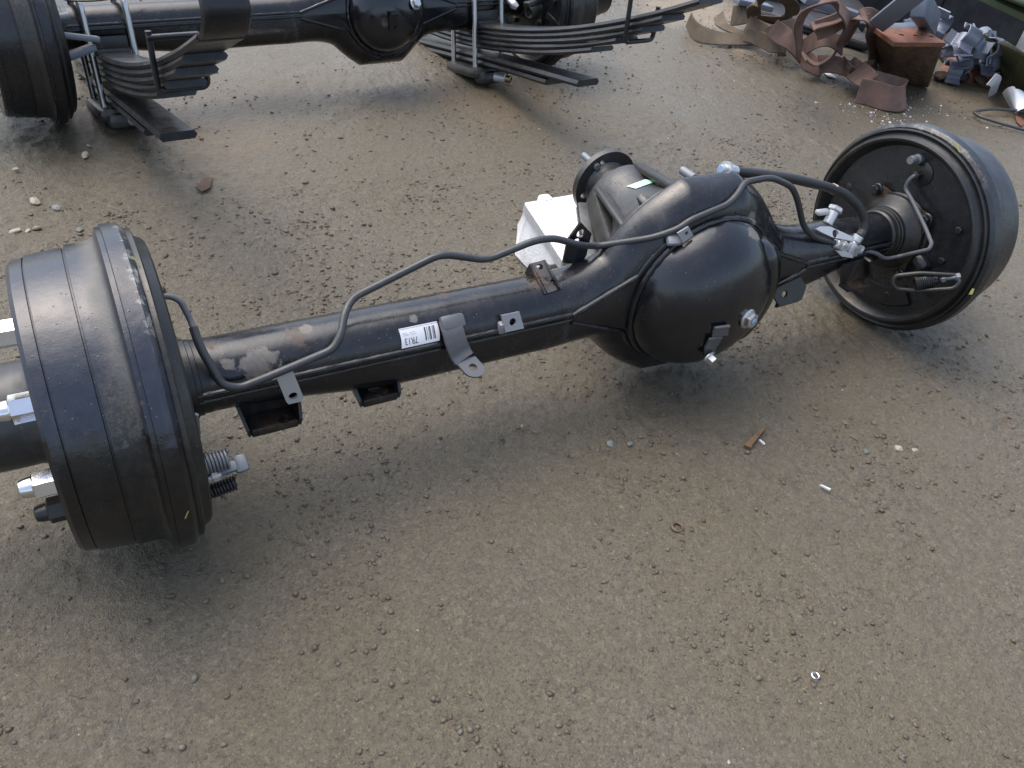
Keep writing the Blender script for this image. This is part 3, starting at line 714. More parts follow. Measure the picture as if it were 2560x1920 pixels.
# plates under the right-hand tube
pk = MB(); pk.plate([onY(1936, 744, -.06), onY(1950, 722, -.06), onY(2016, 694, -.06), onY(2020, 716, -.06), onY(1996, 748, -.06), onY(1940, 764, -.06)], (0, -1, .5), .004, [(onY(1963, 735, -.06), .006)])
pk.bar(onY(1940, 764, -.062), onY(1996, 748, -.062), .004, .007, (0, 0, 1))
fpart('mounting_plate', pk, M['rustcup'])
pk2 = MB(); pk2.plate([onY(2108, 662, -.05), onY(2168, 648, -.05), onY(2172, 694, -.05), onY(2118, 722, -.05), onY(2103, 716, -.05)], (0, -1, 0), .004)
pk2.bar(onY(2108, 720, -.06), onY(2164, 708, -.06), .022, .004, (0, 0, 1)); pk2.bar(onY(2168, 648, -.055), onY(2172, 692, -.055), .014, .004, (1, 0, 0))
fpart('spring_stop_plate', pk2, M['rustcup'])

# --- brake pipe running along the axle
pts = [onY(366, 757, 0), onY(378, 752, 0), onY(418, 738, 0), onY(450, 750, -.003), onY(476, 800, -.012)]
g1 = MB(); g1.tube([Vector(x) for x in pts] + [Vector(onY(483, 818, -.018))], .0034, 12, .012); fpart('brake_pipe', g1, M['pipe_grey'], label='bare grey end of the brake pipe')
pts = [onY(483, 818, -.018), onY(500, 868, -.034), onY(530, 920, -.048), onY(556, 964, -.057), onY(600, 970, -.059), onY(700, 930, -.057), onY(832, 874, -.053), onY(852, 838, -.044), onY(862, 780, -.022), onY(882, 744, -.004), onY(940, 715, .0), onY(1100, 635, .0), onY(1160, 642, .0), onY(1215, 651, .0), onY(1338, 601, .0), onY(1385, 595, .0)]
for (x, y) in ((1450, 613), (1500, 623), (1632, 594), (1690, 572), (1722, 549), (1812, 512), (1836, 490)):
    h_ = hit(x, y, .0065); pts.append(tuple(h_) if h_ is not None else onY(x, y, .0))
pts += [onY(1862, 455, -.022), onY(1928, 443, -.02), onY(1980, 466, -.02), onY(1994, 500, -.02), onY(2008, 565, -.024), onY(2032, 592, -.028), onY(2088, 608, -.034)]
g2 = MB(); g2.tube(pts, .0048, 14, .016); fpart('brake_pipe', g2, M['pipe'], label='dark sleeved brake pipe bent along the tube')

# --- junction, hose and right-hand pipe
def zpart(name, mb, mat='silver', parent=front): return fpart(name, mb, M[mat], parent)
Yj = -.036
j0 = Vector(onY(2128, 622, Yj)); jb = MB()
jb.box(j0, (.030, .02, .022), Matrix.Rotation(.35, 4, 'Y'), .004)
jb.cyl(Vector(onY(2088, 608, Yj)), Vector(onY(2116, 618, Yj)), .0075); jb.hexn(Vector(onY(2098, 612, Yj)), Vector(onY(2110, 616, Yj)), .0095)
jb.cyl(j0, Vector(onY(2152, 624, Yj - .004)), .0075); jb.hexn(Vector(onY(2138, 618, Yj)), Vector(onY(2150, 623, Yj)), .010)
jn = zpart('brake_junction', jb)
bk = MB(); ctr = [(2040, 572), (2056, 565), (2074, 566), (2090, 582), (2108, 600), (2102, 612), (2062, 598), (2046, 582)]
bk.plate([onY(x, y, -.022) for x, y in ctr], (0, -.75, .66), .004, [(onY(2074, 588, -.022), .007)])
bk.plate([onY(x, y, -.045) for x, y in [(2092, 628), (2112, 626), (2128, 636), (2126, 643), (2100, 640)]], (0, -1, .3), .012)
zpart('junction_bracket', bk, parent=jn)
st = MB(); b0 = Vector(onY(2068, 560, -.012)); b1 = Vector(onY(2086, 528, -.006)); st.cyl(b0, b1, .0085); st.hexn(b1, b1 + (b1 - b0).normalized() * .008, .0125); st.bar(Vector(onY(2042, 532, .0)), Vector(onY(2072, 528, .0)), .012, .008, (0, 0, 1), .003)
zpart('junction_bolt', st)
hp = [onY(1838, 429, .02), onY(1900, 435, .02), onY(1980, 446, .018), (onY(2065, 466, .012)), onY(2112, 484, .004), onY(2146, 514, -.01), onY(2163, 548, -.022), onY(2158, 578, -.03), onY(2147, 592, -.034)]
hm = MB(); hm.tube(hp, .0078, 16, .03, 7); hose = fpart('brake_hose', hm, M['rubber'])
he = MB(); A0 = Vector(onY(1838, 429, .02)); A1 = Vector(onY(1800, 424, .02)); dv = (A1 - A0).normalized()
he.lathe([(0, .0085), (.004, .0092), (.012, .0092), (.014, .008), (.019, .008), (.0195, .0135), (.0235, .0135), (.024, .0085), (.030, .0085)], A0, dv, 24); link('hose_fitting', he.mesh('hose_fitting', M['zinc'], AX), hose)
he = MB(); he.lathe([(.0295, .0078), (.031, .0076), (.033, .006)], A0, dv, 20); link('hose_cap', he.mesh('hose_cap', M['blue_cap'], AX), hose)
he = MB(); C0 = Vector(onY(2148, 590, -.034)); C1 = Vector(onY(2131, 614, -.036)); he.lathe([(0, .0095), (.010, .0095), (.011, .007), (.014, .0085), (.017, .007), (.019, .010), (.026, .010)], C0, C1 - C0, 24); link('hose_fitting', he.mesh('hose_fitting', M['zinc'], AX), hose)
bd = MB(); D0 = Vector(onY(2080, 471, .0107)); D1 = Vector(onY(2087, 474, .0100)); bd.cyl(D0, D1, .0086); link('hose_band', bd.mesh('hose_band', M['tan_band'], AX), hose)
rp = [onY(2150, 624, Yj - .004), onY(2190, 632, -.046), onY(2212, 648, -.05), onY(2250, 640, -.052), onX(2322, 624, LX - .03), onX(2330, 610, LX - .026), onX(2312, 565, LX - .02), onX(2280, 500, LX - .016), onX(2262, 470, LX - .015), onX(2274, 448, LX - .016), onX(2290, 436, LX - .012), onX(2299, 434, LX)]
rm = MB(); rm.tube(rp, .0034, 12, .018); fpart('brake_pipe', rm, M['pipe_grey'], label='short grey pipe from junction to right wheel cylinder')
pr_ = MB(); pr_.plate([onY(2146, 608, -.04), onY(2165, 612, -.04), onY(2208, 652, -.05), onY(2196, 660, -.05)], (0, -1, 0), .003); fpart('pipe_guard', pr_, M['housing'])

# --- things on the backing plates: wheel cylinder, nipple cap, parking brake lever
def wheel_cylinder(side):
    s_ = 1 if side == 0 else -1; x0 = 0 if side == 0 else LX; b = MB()
    b.lathe([(0, .022), (.006, .021), (.010, .013)], (x0 + s_ * -.008, -.003, ZA + .113), (s_, 0, 0), 24); b.hexn((x0, -.002, ZA + .111), (x0 + s_ * .014, -.002, ZA + .111), .008)
    o = fpart('wheel_cylinder', b, M['plate'])
    c = MB(); c.lathe([(-.01, .008), (.006, .009), (.009, .0065), (.018, .0075), (.024, .0065)], (x0 + s_ * .0, .012 + (.02 if side == 0 else 0), ZA + (.105 if side == 0 else .134)), (s_, 0, 0), 18)
    link('nipple_cap', c.mesh('nipple_cap', M['cap_brown'] if side == 0 else M['lever'], AX), o)
wheel_cylinder(0); wheel_cylinder(1)
def lever(side):
    s_ = 1 if side == 0 else -1; x0 = 0.0 if side == 0 else LX
    P = lambda x, y, z: Vector((x0 + s_ * x, y, ZA + z))
    mt = M['lever'] if side == 0 else M['plate']
    b = MB()
    if side == 0:
        yb = -.10; P0 = P; P = lambda x, y, z: P0(x - .012, y, z - .004)
        b.plate([P(.000, yb + .012, -.006), P(.006, yb + .012, .004), P(.022, yb + .012, .010), P(.028, yb + .012, .026), P(.036, yb + .012, .022), P(.034, yb + .012, -.006), P(.020, yb + .012, -.03), P(.0, yb + .012, -.034)], (0, -1, .1), .005)
        b.box(P(.008, yb, -.062), (.018, .022, .034), None, .005)
        b.bar(P(.008, yb + .001, -.060), P(.072, yb + .001, -.052), .013, .009, (0, -.5, .85), .003)
        b.bar(P(.062, yb + .001, -.053), P(.078, yb + .001, -.051), .022, .010, (0, -.5, .85), .0045)
        b.cyl(P(.020, yb - .004, -.098), P(.020, yb - .004, -.074), .011, 20)
        b.cyl(P(.006, yb + .004, -.095), P(.006, yb + .004, -.03), .010, 16)
        o = fpart('parking_brake_lever', b, mt, label='grey zinc lever with two return springs')
        c = MB(); c.coil(P(.020, yb, -.038), P(.058, yb, -.038), .0105, .0017, 10); c.cyl(P(.02, yb, -.038), P(.058, yb, -.038), .005); link('spring', c.mesh('spring', M['lever'], AX), o)
        c = MB(); c.coil(P(.030, yb, -.084), P(.062, yb, -.080), .0075, .0016, 9); c.cyl(P(.03, yb, -.084), P(.062, yb, -.08), .004); link('spring', c.mesh('spring', M['spring'], AX), o)
        c = MB(); c.cyl(P(.0, yb - .010, -.058), P(.046, yb - .010, -.049), .0032); c.hexn(P(.004, yb - .010, -.057), P(.014, yb - .010, -.055), .0095); c.hexn(P(.036, yb - .010, -.051), P(.043, yb - .010, -.0495), .0062); link('adjuster_bolt', c.mesh('adjuster_bolt', M['silver'], AX), o)
    else:
        e = [onX(2392, 688, LX - .012), onX(2300, 683, LX - .05), onX(2238, 690, LX - .075), onX(2230, 705, LX - .078), onX(2240, 722, LX - .072), onX(2290, 727, LX - .05), onX(2385, 722, LX - .02), onX(2402, 702, LX - .012), onX(2392, 688, LX - .010)]
        b.tube(e, .0042, 10, .008); o = fpart('parking_brake_lever', b, mt, label='black lever loop with one return spring')
        c = MB(); c.coil(onX(2330, 700, LX - .03), onX(2286, 708, LX - .055), .011, .002, 8); c.cyl(Vector(onX(2345, 700, LX - .02)), Vector(onX(2288, 708, LX - .05)), .0075); link('spring', c.mesh('spring', M['plate'], AX), o)
        c = MB(); c.cyl(Vector(onX(2350, 697, LX - .025)), Vector(onX(2398, 692, LX - .012)), .004); c.hexn(Vector(onX(2352, 697, LX - .025)), Vector(onX(2364, 695, LX - .02)), .007); c.hexn(Vector(onX(2388, 693, LX - .016)), Vector(onX(2400, 691, LX - .01)), .007); link('adjuster_bolt', c.mesh('adjuster_bolt', M['lever'], AX), o)
        c = MB(); c.bar(onX(2290, 668, LX - .01), onX(2320, 650, LX), .03, .04, (1, 0, 0), .01); link('lever_boot', c.mesh('lever_boot', M['rubber'], AX), o)
lever(0); lever(1)
# yellow crayon dashes on the drum rims
def onCyl(px, py, r):
    d = ray(px, py); o = CAM - np.array([0, 0, ZA]); A_ = d[1] ** 2 + d[2] ** 2; B_ = 2 * (o[1] * d[1] + o[2] * d[2]); C_ = o[1] ** 2 + o[2] ** 2 - r * r
    D_ = max(0, B_ * B_ - 4 * A_ * C_); return CAM + d * (-B_ - math.sqrt(D_)) / (2 * A_)
for (r_, quad) in ((.183, [(331, 642), (335, 641), (345, 657), (341, 658)]), (.180, [(479, 1258), (483, 1258), (481, 1290), (477, 1290)]), (.186, [(2384, 360), (2387, 359), (2406, 377), (2403, 378)]), (.186, [(2420, 736), (2434, 720), (2437, 722), (2424, 738)])):
    m_ = MB(); m_.plate([Vector(onCyl(x, y, r_)) - Vector(CF) * .002 for x, y in quad], -CF, .0006); fpart('crayon_mark', m_, M['yellow'])
# --- sticker with print, wrapped on the tube
rs = .0449; XS0, XS1 = .2755, .3275
def on_tube(x, arc, r): 
    a = arc; return (x, -r * math.cos(a), ZA + r * math.sin(a))
a_lo, a_hi = math.atan2(.0125, .043), math.atan2(.0335, .0295)
lv = []; lf = []; NA = 10
for i in range(NA + 1):
    a = a_lo + (a_hi - a_lo) * i / NA
    for j in range(2): lv.append(on_tube(XS0 + (XS1 - XS0) * j + .001 * math.sin(3 * i / NA), a, rs))
for i in range(NA): lf.append((i * 2, i * 2 + 1, i * 2 + 3, i * 2 + 2))
sm = MB(); sm.add(lv, lf); sticker = fpart('sticker', sm, M['label'], housing, 'white paper label printed 7R13 with a barcode, upside down')
# print in sticker coordinates u (0..1 left to right) v (0..1 bottom to top)
pm = MB()
def uv(u, v): return on_tube(XS0 + (XS1 - XS0) * u, a_lo + (a_hi - a_lo) * v, rs + .0004)
def rect(u0, u1, v0, v1):
    n = 4; vs = []; fs = []
    for i in range(n + 1):
        vv = v0 + (v1 - v0) * i / n; vs += [uv(u0, vv), uv(u1, vv)]
    for i in range(n): fs.append((2 * i, 2 * i + 1, 2 * i + 3, 2 * i + 2))
    pm.add(vs, fs)
for (u0, u1) in ((.635, .668), (.70, .712), (.745, .757), (.768, .800), (.838, .848), (.862, .872), (.880, .905)): rect(u0, u1, .18, .84)
rect(.0, 1, .935, .95)
cu = bpy.data.curves.new('print', 'FONT'); cu.body = '7R13'; cu.size = 1.0; to = bpy.data.objects.new('print', cu); COL.objects.link(to)
bpy.context.view_layer.update()
tm = to.evaluated_get(bpy.context.evaluated_depsgraph_get()).to_mesh()
tv = [v.co.copy() for v in tm.vertices]; tf = [list(p.vertices) for p in tm.polygons]
x1 = max(v.x for v in tv); x0_ = min(v.x for v in tv); y1 = max(v.y for v in tv)
pm.add([uv(.435 - (v.x - x0_) / (x1 - x0_) * .33, .47 - v.y / y1 * .34) for v in tv], tf)     # turned by 180 degrees
to.to_mesh_clear(); bpy.data.objects.remove(to); bpy.data.curves.remove(cu)
for (v0, u0, u1) in ((.60, .07, .22), (.66, .07, .2), (.72, .08, .19), (.60, .28, .42), (.70, .27, .4)):
    u = u0
    while u < u1: 
        wdt = rnd.uniform(.008, .02); rect(u, u + wdt, v0, v0 + rnd.uniform(.012, .03)); u += wdt + rnd.uniform(.01, .02)
link('print', pm.mesh('print', M['ink'], AX, False), sticker)

# ================================================================== REAR (second) AXLE with its leaf springs
RT = Vector((-.011, 1.192, .185)); YA = .102; TL = R(-12)
rear_rot = Matrix.Rotation(YA, 4, 'Z') @ Matrix.Rotation(TL, 4, 'X')
# root sits under the axle middle; children keep the axle frame
rear_M = T(RT) @ rear_rot @ T(Vector((0, 0, -ZA)))
rear = bpy.data.objects.new('truck_axle', None); COL.objects.link(rear); rear.empty_display_size = .05
rear.matrix_world = rear_M @ T(AX)
tag(rear, 'second black truck axle with leaf springs bolted on, standing behind at the top', 'axle')
rear_house = axle_common(rear, '2')
for o in COL.objects:      # rear differential is smaller than the front one
    if o.parent == rear and o.name.startswith('differential_cover'): o.matrix_local = T(Vector((.760, 0, ZA)) - AX) @ Matrix.Diagonal((.79, .9, .79, 1)) @ T(AX - Vector((XD, 0, ZA)))
AR = lambda x, y, z: Vector((x, y, z + ZA))      # axle frame with z measured from the axis
def rpart(name, mb, mat, parent=rear, label=None, sharp=38): return link(name, mb.mesh(name, mat, AX, True, sharp), parent, label)
p_ = put('filler_plug', ME['bolt_zinc'], rear, orient(AR(.815, -.104, .018) - AX, (.3, -.9, .35)))
q_ = MB(); q_.plate([AR(.735, -.120, .0), AR(.76, -.120, .0), AR(.762, -.115, -.04), AR(.737, -.115, -.04)], (0, -1, -.2), .004, [(AR(.751, -.116, -.03), .004)]); q_.bar(AR(.735, -.124, .002), AR(.76, -.124, .002), .010, .006)
rpart('drain_bracket', q_, M['housing'])
def leaf_pack(xc, lab, left):
    first = None
    sp = MB()   # top (main) leaf is the body of the pack
    def curve(y): return -.052 + .175 * y * y
    yl = [(-.845, .60), (-.748, .56), (-.692, .50), (-.612, .44), (-.532, .38)]
    pack = None; th = .0116
    for i, (ya, yb) in enumerate(yl):
        mb = MB(); ys = np.linspace(yb, ya, 16)
        path = [AR(xc + rnd.uniform(-.0015, .0015), y, curve(y) - i * (th + .0009)) for y in ys]
        mb.strip(path, (1, 0, 0), .068, th, 3)
        if i == 0: pack = rpart('leaf_spring', mb, M['spring'], label=lab)
        else: link('leaf', mb.mesh('leaf', M['spring'], AX), pack)
    for (y0, y1, z, t) in ((.40, -.487, -.129, .015), (.34, -.36, -.145, .013)):
        mb = MB(); mb.strip([AR(xc + (.0), y0, z), AR(xc, -.1, z + .001), AR(xc, y1, z - .004)], (1, 0, 0), .068, t, 4); link('helper_leaf', mb.mesh('helper_leaf', M['spring'], AX), pack)
    cl = MB(); yc = -.60 if left else -.66; zc = curve(yc); hw = .036
    cl.tube([AR(xc - hw - .004, yc, zc + .045), AR(xc - hw - .004, yc + .01, zc - .047), AR(xc + hw + .004, yc + .01, zc - .047), AR(xc + hw + .004, yc, zc + .02)], .005, 8, .012)
    if left: cl.cyl(AR(xc - hw - .008, yc, zc + .035), AR(xc + hw, yc, zc + .035), .005)
    link('spring_clip', cl.mesh('spring_clip', M['spring'], AX), pack)
    # saddle block between tube and spring
    sd_ = MB(); sd_.box(AR(xc, -.02, -.046), (.07, .085, .014), None, .003); sd_.bar(AR(xc - .034, -.05, -.03), AR(xc + .034, -.05, -.03), .006, .03, (0, 0, 1), .001)
    link('saddle', sd_.mesh('saddle', M['rustcup'], AX), pack)
    for dx in (-.043, .043):
        ub = MB(); ub.tube([AR(xc + dx, .056, -.17), AR(xc + dx, .056, .058), AR(xc + dx, 0, .075), AR(xc + dx, -.056, .058), AR(xc + dx, -.056, -.178)], .0068, 12, .05, 8)
        rpart('u_bolt', ub, M['zinc'])
    bpz = MB(); bpz.box(AR(xc, 0, -.168), (.120, .16, .03), None, .012); bpz.box(AR(xc - .005, -.07, -.180), (.085, .045, .034), None, .014)
    b_ = rpart('spring_plate', bpz, M['cast'])
    pn = MB(); pn.cyl(AR(xc + .0, -.085, -.178), AR(xc + .02, -.112, -.181), .013); link('shock_pin', pn.mesh('shock_pin', M['silver'], AX), b_)
    if not left:
        pn = MB(); pn.lathe([(0, .011), (.03, .0095), (.031, .006), (.02, .005)], AR(xc + .012, -.10, -.180), (.5, -.85, -.05), 20); link('bush', pn.mesh('bush', M['brass'], AX), b_)
leaf_pack(.113, 'left leaf spring pack curving up at its free end', True)
leaf_pack(1.062, 'right leaf spring pack reaching towards the strap heap', False)
# tail pieces on the rear axle: spring eye wrapper on the left pack, hose with steel tip, bent wire
ey = MB(); ey.strip([AR(.113, -.835, .069), AR(.113, -.868, .085), AR(.113, -.885, .11), AR(.113, -.872, .138), AR(.113, -.84, .142), AR(.113, -.815, .12)], (1, 0, 0), .066, .009, 6); rpart('spring_eye', ey, M['spring'])
hz = MB(); hz.tube([AR(1.0, -.045, .08), AR(1.06, -.09, .05), AR(1.085, -.125, .012)], .0062, 12, .03); h2 = rpart('brake_hose', hz, M['pipe_grey'], label='grey hose with a steel tip hanging by the right spring')
hz = MB(); hz.lathe([(0, .0075), (.01, .0085), (.014, .011), (.02, .011), (.03, .007)], AR(1.083, -.122, .015), Vector((.03, -.04, -.035)), 16); link('hose_fitting', hz.mesh('hose_fitting', M['zinc'], AX), h2)
wz = MB(); wz.tube([AR(.0, -.02, .115), AR(.03, -.06, .058), AR(.10, -.072, .054), AR(.19, -.066, .066), AR(.22, -.03, .12)], .0022, 8, .03); rpart('brake_pipe', wz, M['pipe'], label='thin dark pipe bent round the left U-bolts')
lv2 = MB(); lv2.bar(AR(.012, -.10, .0), AR(.085, -.09, -.015), .02, .012, (0, 0, 1), .003); lv2.cyl(AR(.012, -.10, .03), AR(.04, -.09, .032), .008); lv2.bar(AR(.012, -.09, -.045), AR(.075, -.075, -.03), .026, .014, (0, 0, 1), .003); rpart('parking_brake_lever', lv2, M['lever'])
lv3 = MB(); lv3.coil(AR(1.20, -.10, -.01), AR(1.15, -.12, -.02), .014, .003, 6); lv3.bar(AR(1.22, -.10, .01), AR(1.14, -.12, .0), .02, .014, (0, 0, 1), .003); rpart('parking_brake_lever', lv3, M['plate'])

# ================================================================== polystyrene block under the pinion
fo = empty('polystyrene_block', gp(1400, 640), 'white polystyrene packing block propping up the pinion flange', 'packing foam')
fo_o = Vector(fo.location)
def prism(A, B, ext):    # closed loop A extruded by ext
    m = MB(); A = [Vector(a) for a in A]; n = len(A); m.add(A + [a + Vector(ext) for a in A], [tuple(range(n)), tuple(range(n, 2 * n))] + [(i, (i + 1) % n, n + (i + 1) % n, n + i) for i in range(n)]); return m
def rough_mesh(mb, name, mat, off, bev=.004):
    me = mb.mesh(name, mat, off, False); bm = bmesh.new(); bm.from_mesh(me); bmesh.ops.bevel(bm, geom=list(bm.edges), offset=bev, segments=2, affect='EDGES', profile=.5)
    bmesh.ops.subdivide_edges(bm, edges=list(bm.edges), cuts=2, use_grid_fill=True); rr = random.Random(5)
    for v in bm.verts: v.co += Vector((rr.uniform(-1, 1), rr.uniform(-1, 1), rr.uniform(-1, 1))) * .0006
    bm.to_mesh(me); bm.free(); return me
# upper slab
S = [onZ(1310, 506, .130), onZ(1409, 656, .112), onZ(1500, 622, .115), onZ(1450, 482, .132)]
S = [Vector(x) for x in S]
up_ = prism(S, None, (.020, .034, -.042)); link('slab', rough_mesh(up_, 'slab', M['foam'], fo_o), fo)
kn = MB(); ka = S[0] * .80 + S[3] * .20; kb_ = S[0] * .60 + S[3] * .40; kn.bar(ka + Vector((.012, .004, -.006)), kb_ + Vector((.012, .004, -.006)), .024, .018, (0, 0, 1), .006); link('ridge', kn.mesh('ridge', M['foam'], fo_o), fo)
lo_ = [Vector(x) for x in (onZ(1306, 528, .088), onZ(1318, 545, .082), onZ(1392, 662, .070), onZ(1480, 640, .072), onZ(1440, 540, .088))]
l2 = MB(); base = [Vector(x) for x in (onZ(1294, 560, .0), onZ(1286, 640, .0), onZ(1322, 676, .0), onZ(1450, 690, .0), onZ(1440, 560, .0))]
n5 = 5; l2.add(lo_ + base, [tuple(range(n5)), tuple(range(n5, 10))] + [(i, (i + 1) % n5, n5 + (i + 1) % n5, n5 + i) for i in range(n5)]); link('lower_block', rough_mesh(l2, 'lower_block', M['foam'], fo_o), fo)

# ================================================================== scrap heap, top right
def thing(name, loc, label, cat, group=None, rot=None): return empty(name, loc, label, cat, group, rot)
def single(name, mb, mat, loc, label, cat, group=None, smooth=True, sharp=38):
    o = link(name, mb.mesh(name, mat, loc, smooth, sharp)); o.location = loc; return tag(o, label, cat, group)
def web(name, label, ribs, mat, base):
    root = thing(name, base, label, 'strap')
    for (pts, wd, wdirs) in ribs:
        mb = MB(); mb.strip(pts, wdirs, wd, .006, 8); link('strap_fold', mb.mesh('strap_fold', mat, base), root)
    return root
def Z(px, py, z): return Vector(onZ(px, py, z))
UPV = Vector((0, 0, 1)); CAMW = Vector((-.35, -.6, .75))
b1 = Vector(gp(1850, 90))
web('webbing_strap', 'olive brown webbing strap lying in flat folds at the left of the heap', [
    ([Z(1722, 50, .03), Z(1745, 82, .02), Z(1800, 96, .02), Z(1880, 100, .02)], .055, [Vector((.3, .5, .8)), Vector((.2, .6, .75)), Vector((0, .8, .5)), Vector((0, .9, .3))]),
    ([Z(1797, 38, .05), Z(1806, 62, .04), Z(1852, 84, .03), Z(1900, 100, .02)], .04, [Vector((.6, .3, .5)), Vector((.6, .5, .3)), Vector((.3, .8, .2)), Vector((.2, .9, 0))]),
    ([Z(1868, 60, .06), Z(1900, 78, .06), Z(1935, 98, .05), Z(1960, 112, .03)], .06, [Vector((.2, .6, .7))] * 4),
    ([Z(1862, 88, .04), Z(1895, 96, .04), Z(1930, 112, .05), Z(1955, 118, .05), Z(1962, 122, .03), Z(1945, 124, .02)], .05, [Vector((.2, .6, .6))] * 6),
    ([Z(1915, 90, .06), Z(1945, 78, .09), Z(1990, 66, .11)], .055, [Vector((.1, .5, .8))] * 3),
    ([Z(1885, 40, .07), Z(1885, 14, .14), Z(1905, -4, .2), Z(1945, -12, .2), Z(1980, 14, .15), Z(1972, 42, .08), Z(1930, 46, .06), Z(1888, 42, .06)], .05, [Vector((-.3, -.6, .4))] * 8),
    ([Z(1830, 40, .04), Z(1858, 36, .06), Z(1872, 24, .07)], .07, [Vector((.2, .5, .8))] * 3)], M['web_olive'], b1)
b2 = Vector(gp(2110, 170))
bw = Vector((-.35, -.35, .6))
web('webbing_strap', 'pinkish brown webbing strap with a big upright loop and a knotted end', [
    ([Z(2000, 130, .10), Z(1998, 70, .19), Z(2015, 30, .26), Z(2055, 10, .3), Z(2090, 14, .28), Z(2120, 60, .2), Z(2100, 110, .1), Z(2070, 148, .06), Z(2035, 158, .05), Z(2010, 140, .07)], .055, [Vector((-.5, -.3, .1))] * 10),
    ([Z(1960, 92, .06), Z(1995, 120, .05), Z(2025, 156, .03), Z(2060, 176, .02)], .055, [Vector((.2, .6, .7))] * 4),
    ([Z(1930, 70, .10), Z(1965, 96, .09), Z(1990, 122, .06), Z(2004, 140, .03)], .06, [Vector((.3, .5, .7))] * 4),
    ([Z(2010, 118, .07), Z(2045, 98, .12), Z(2075, 96, .13), Z(2105, 118, .09)], .055, [Vector((.1, .5, .8))] * 4),
    ([Z(2048, 160, .05), Z(2090, 162, .05), Z(2130, 176, .04)], .06, [Vector((.1, .7, .7))] * 3),
    ([Z(2100, 120, .08), Z(2115, 95, .12), Z(2126, 68, .17), Z(2135, 50, .2), Z(2155, 44, .22), Z(2180, 58, .2), Z(2188, 100, .13), Z(2184, 150, .06), Z(2176, 180, .03)], .075, [Vector((.9, .3, .0))] * 9),
    ([Z(2040, 76, .17), Z(2080, 62, .19), Z(2112, 42, .21)], .06, [Vector((.0, .3, 1))] * 3),
    ([Z(2112, 34, .215), Z(2080, 52, .2), Z(2034, 66, .18), Z(2040, 78, .165)], .04, [Vector((.3, .9, .2))] * 4),
    ([Z(2120, 160, .05), Z(2150, 182, .05), Z(2185, 200, .05)], .06, [Vector((.5, .5, .5))] * 3),
    ([Z(2146, 226, .035), Z(2175, 232, .036), Z(2215, 244, .036), Z(2246, 248, .036), Z(2262, 240, .038), Z(2250, 226, .042), Z(2215, 212, .05), Z(2182, 200, .06)], .075, [Vector((0, .3, .9)), Vector((0, .3, .9)), Vector((.1, .3, .9)), Vector((.1, .4, .9)), Vector((0, .5, .8)), Vector((0, .6, .7)), Vector((0, .7, .7)), Vector((0, .8, .6))]),
    ([Z(2140, 176, .055), Z(2160, 192, .065), Z(2176, 204, .062)], .07, [Vector((.7, .2, .5)), Vector((.7, .2, .5)), Vector((.6, .3, .5))]),
    ([Z(2108, 148, .06), Z(2125, 168, .06), Z(2132, 182, .04), Z(2150, 165, .06), Z(2185, 155, .07)], .02, [Vector((0, 0, 1))] * 5)], M['web_pink'], b2)
# rusty block with an overhanging top plate
zt = .185
kb = Vector(gp(2275, 215)); blk = thing('rusty_steel_block', kb, 'rust brown steel block with an orange top plate beside the pink strap', 'steel block')
ft = [Z(2241, 108, zt), Z(2362, 108, zt)]; fb = [Z(2216, 200, .0), Z(2322, 220, .0)]
ex = Vector((.05, .13, .0))
mb = MB(); bx = ft[::1] + [fb[1], fb[0]]; mb.add(bx + [v + ex for v in bx], [(0, 1, 2, 3), (7, 6, 5, 4), (0, 4, 5, 1), (1, 5, 6, 2), (2, 6, 7, 3), (3, 7, 4, 0)]); link('block_body', rough_mesh(mb, 'block_body', M['rusty'], kb, .005), blk)
mb = MB(); tp = [Z(2236, 106, zt + .006), Z(2366, 107, zt + .006), Z(2306, 71, zt + .006), Z(2188, 71, zt + .006)]
mb.plate(tp, (0, 0, 1), .012, [(Z(2252, 92, zt), .009), (Z(2288, 94, zt), .009), (Z(2326, 96, zt), .009)]); link('top_plate', mb.mesh('top_plate', M['rusty_top'], kb), blk)
# steel sections and bars
def bar_thing(name, a, b_, wd, th, mat, label, cat='steel bar', up=(0, 0, 1), bev=.003):
    c = (Vector(a) + Vector(b_)) / 2; c.z = min(Vector(a).z, Vector(b_).z); mb = MB(); mb.bar(a, b_, wd, th, up, bev); return single(name, mb, M[mat], c, label, cat)
bar_thing('steel_bar', Z(2192, 64, .21), Z(2310, -30, .36), .055, .014, 'galv', 'grey flat steel bar leaning up to the left over the heap', up=(.6, .2, .7))
bar_thing('steel_bar', Z(2010, -6, .16), Z(2200, 62, .10), .05, .03, 'galv', 'pale grey steel section running behind the big strap loop')
bar_thing('steel_bar', Z(1840, 0, .10), Z(1925, 20, .08), .05, .02, 'galv', 'short pale grey bar behind the olive strap')
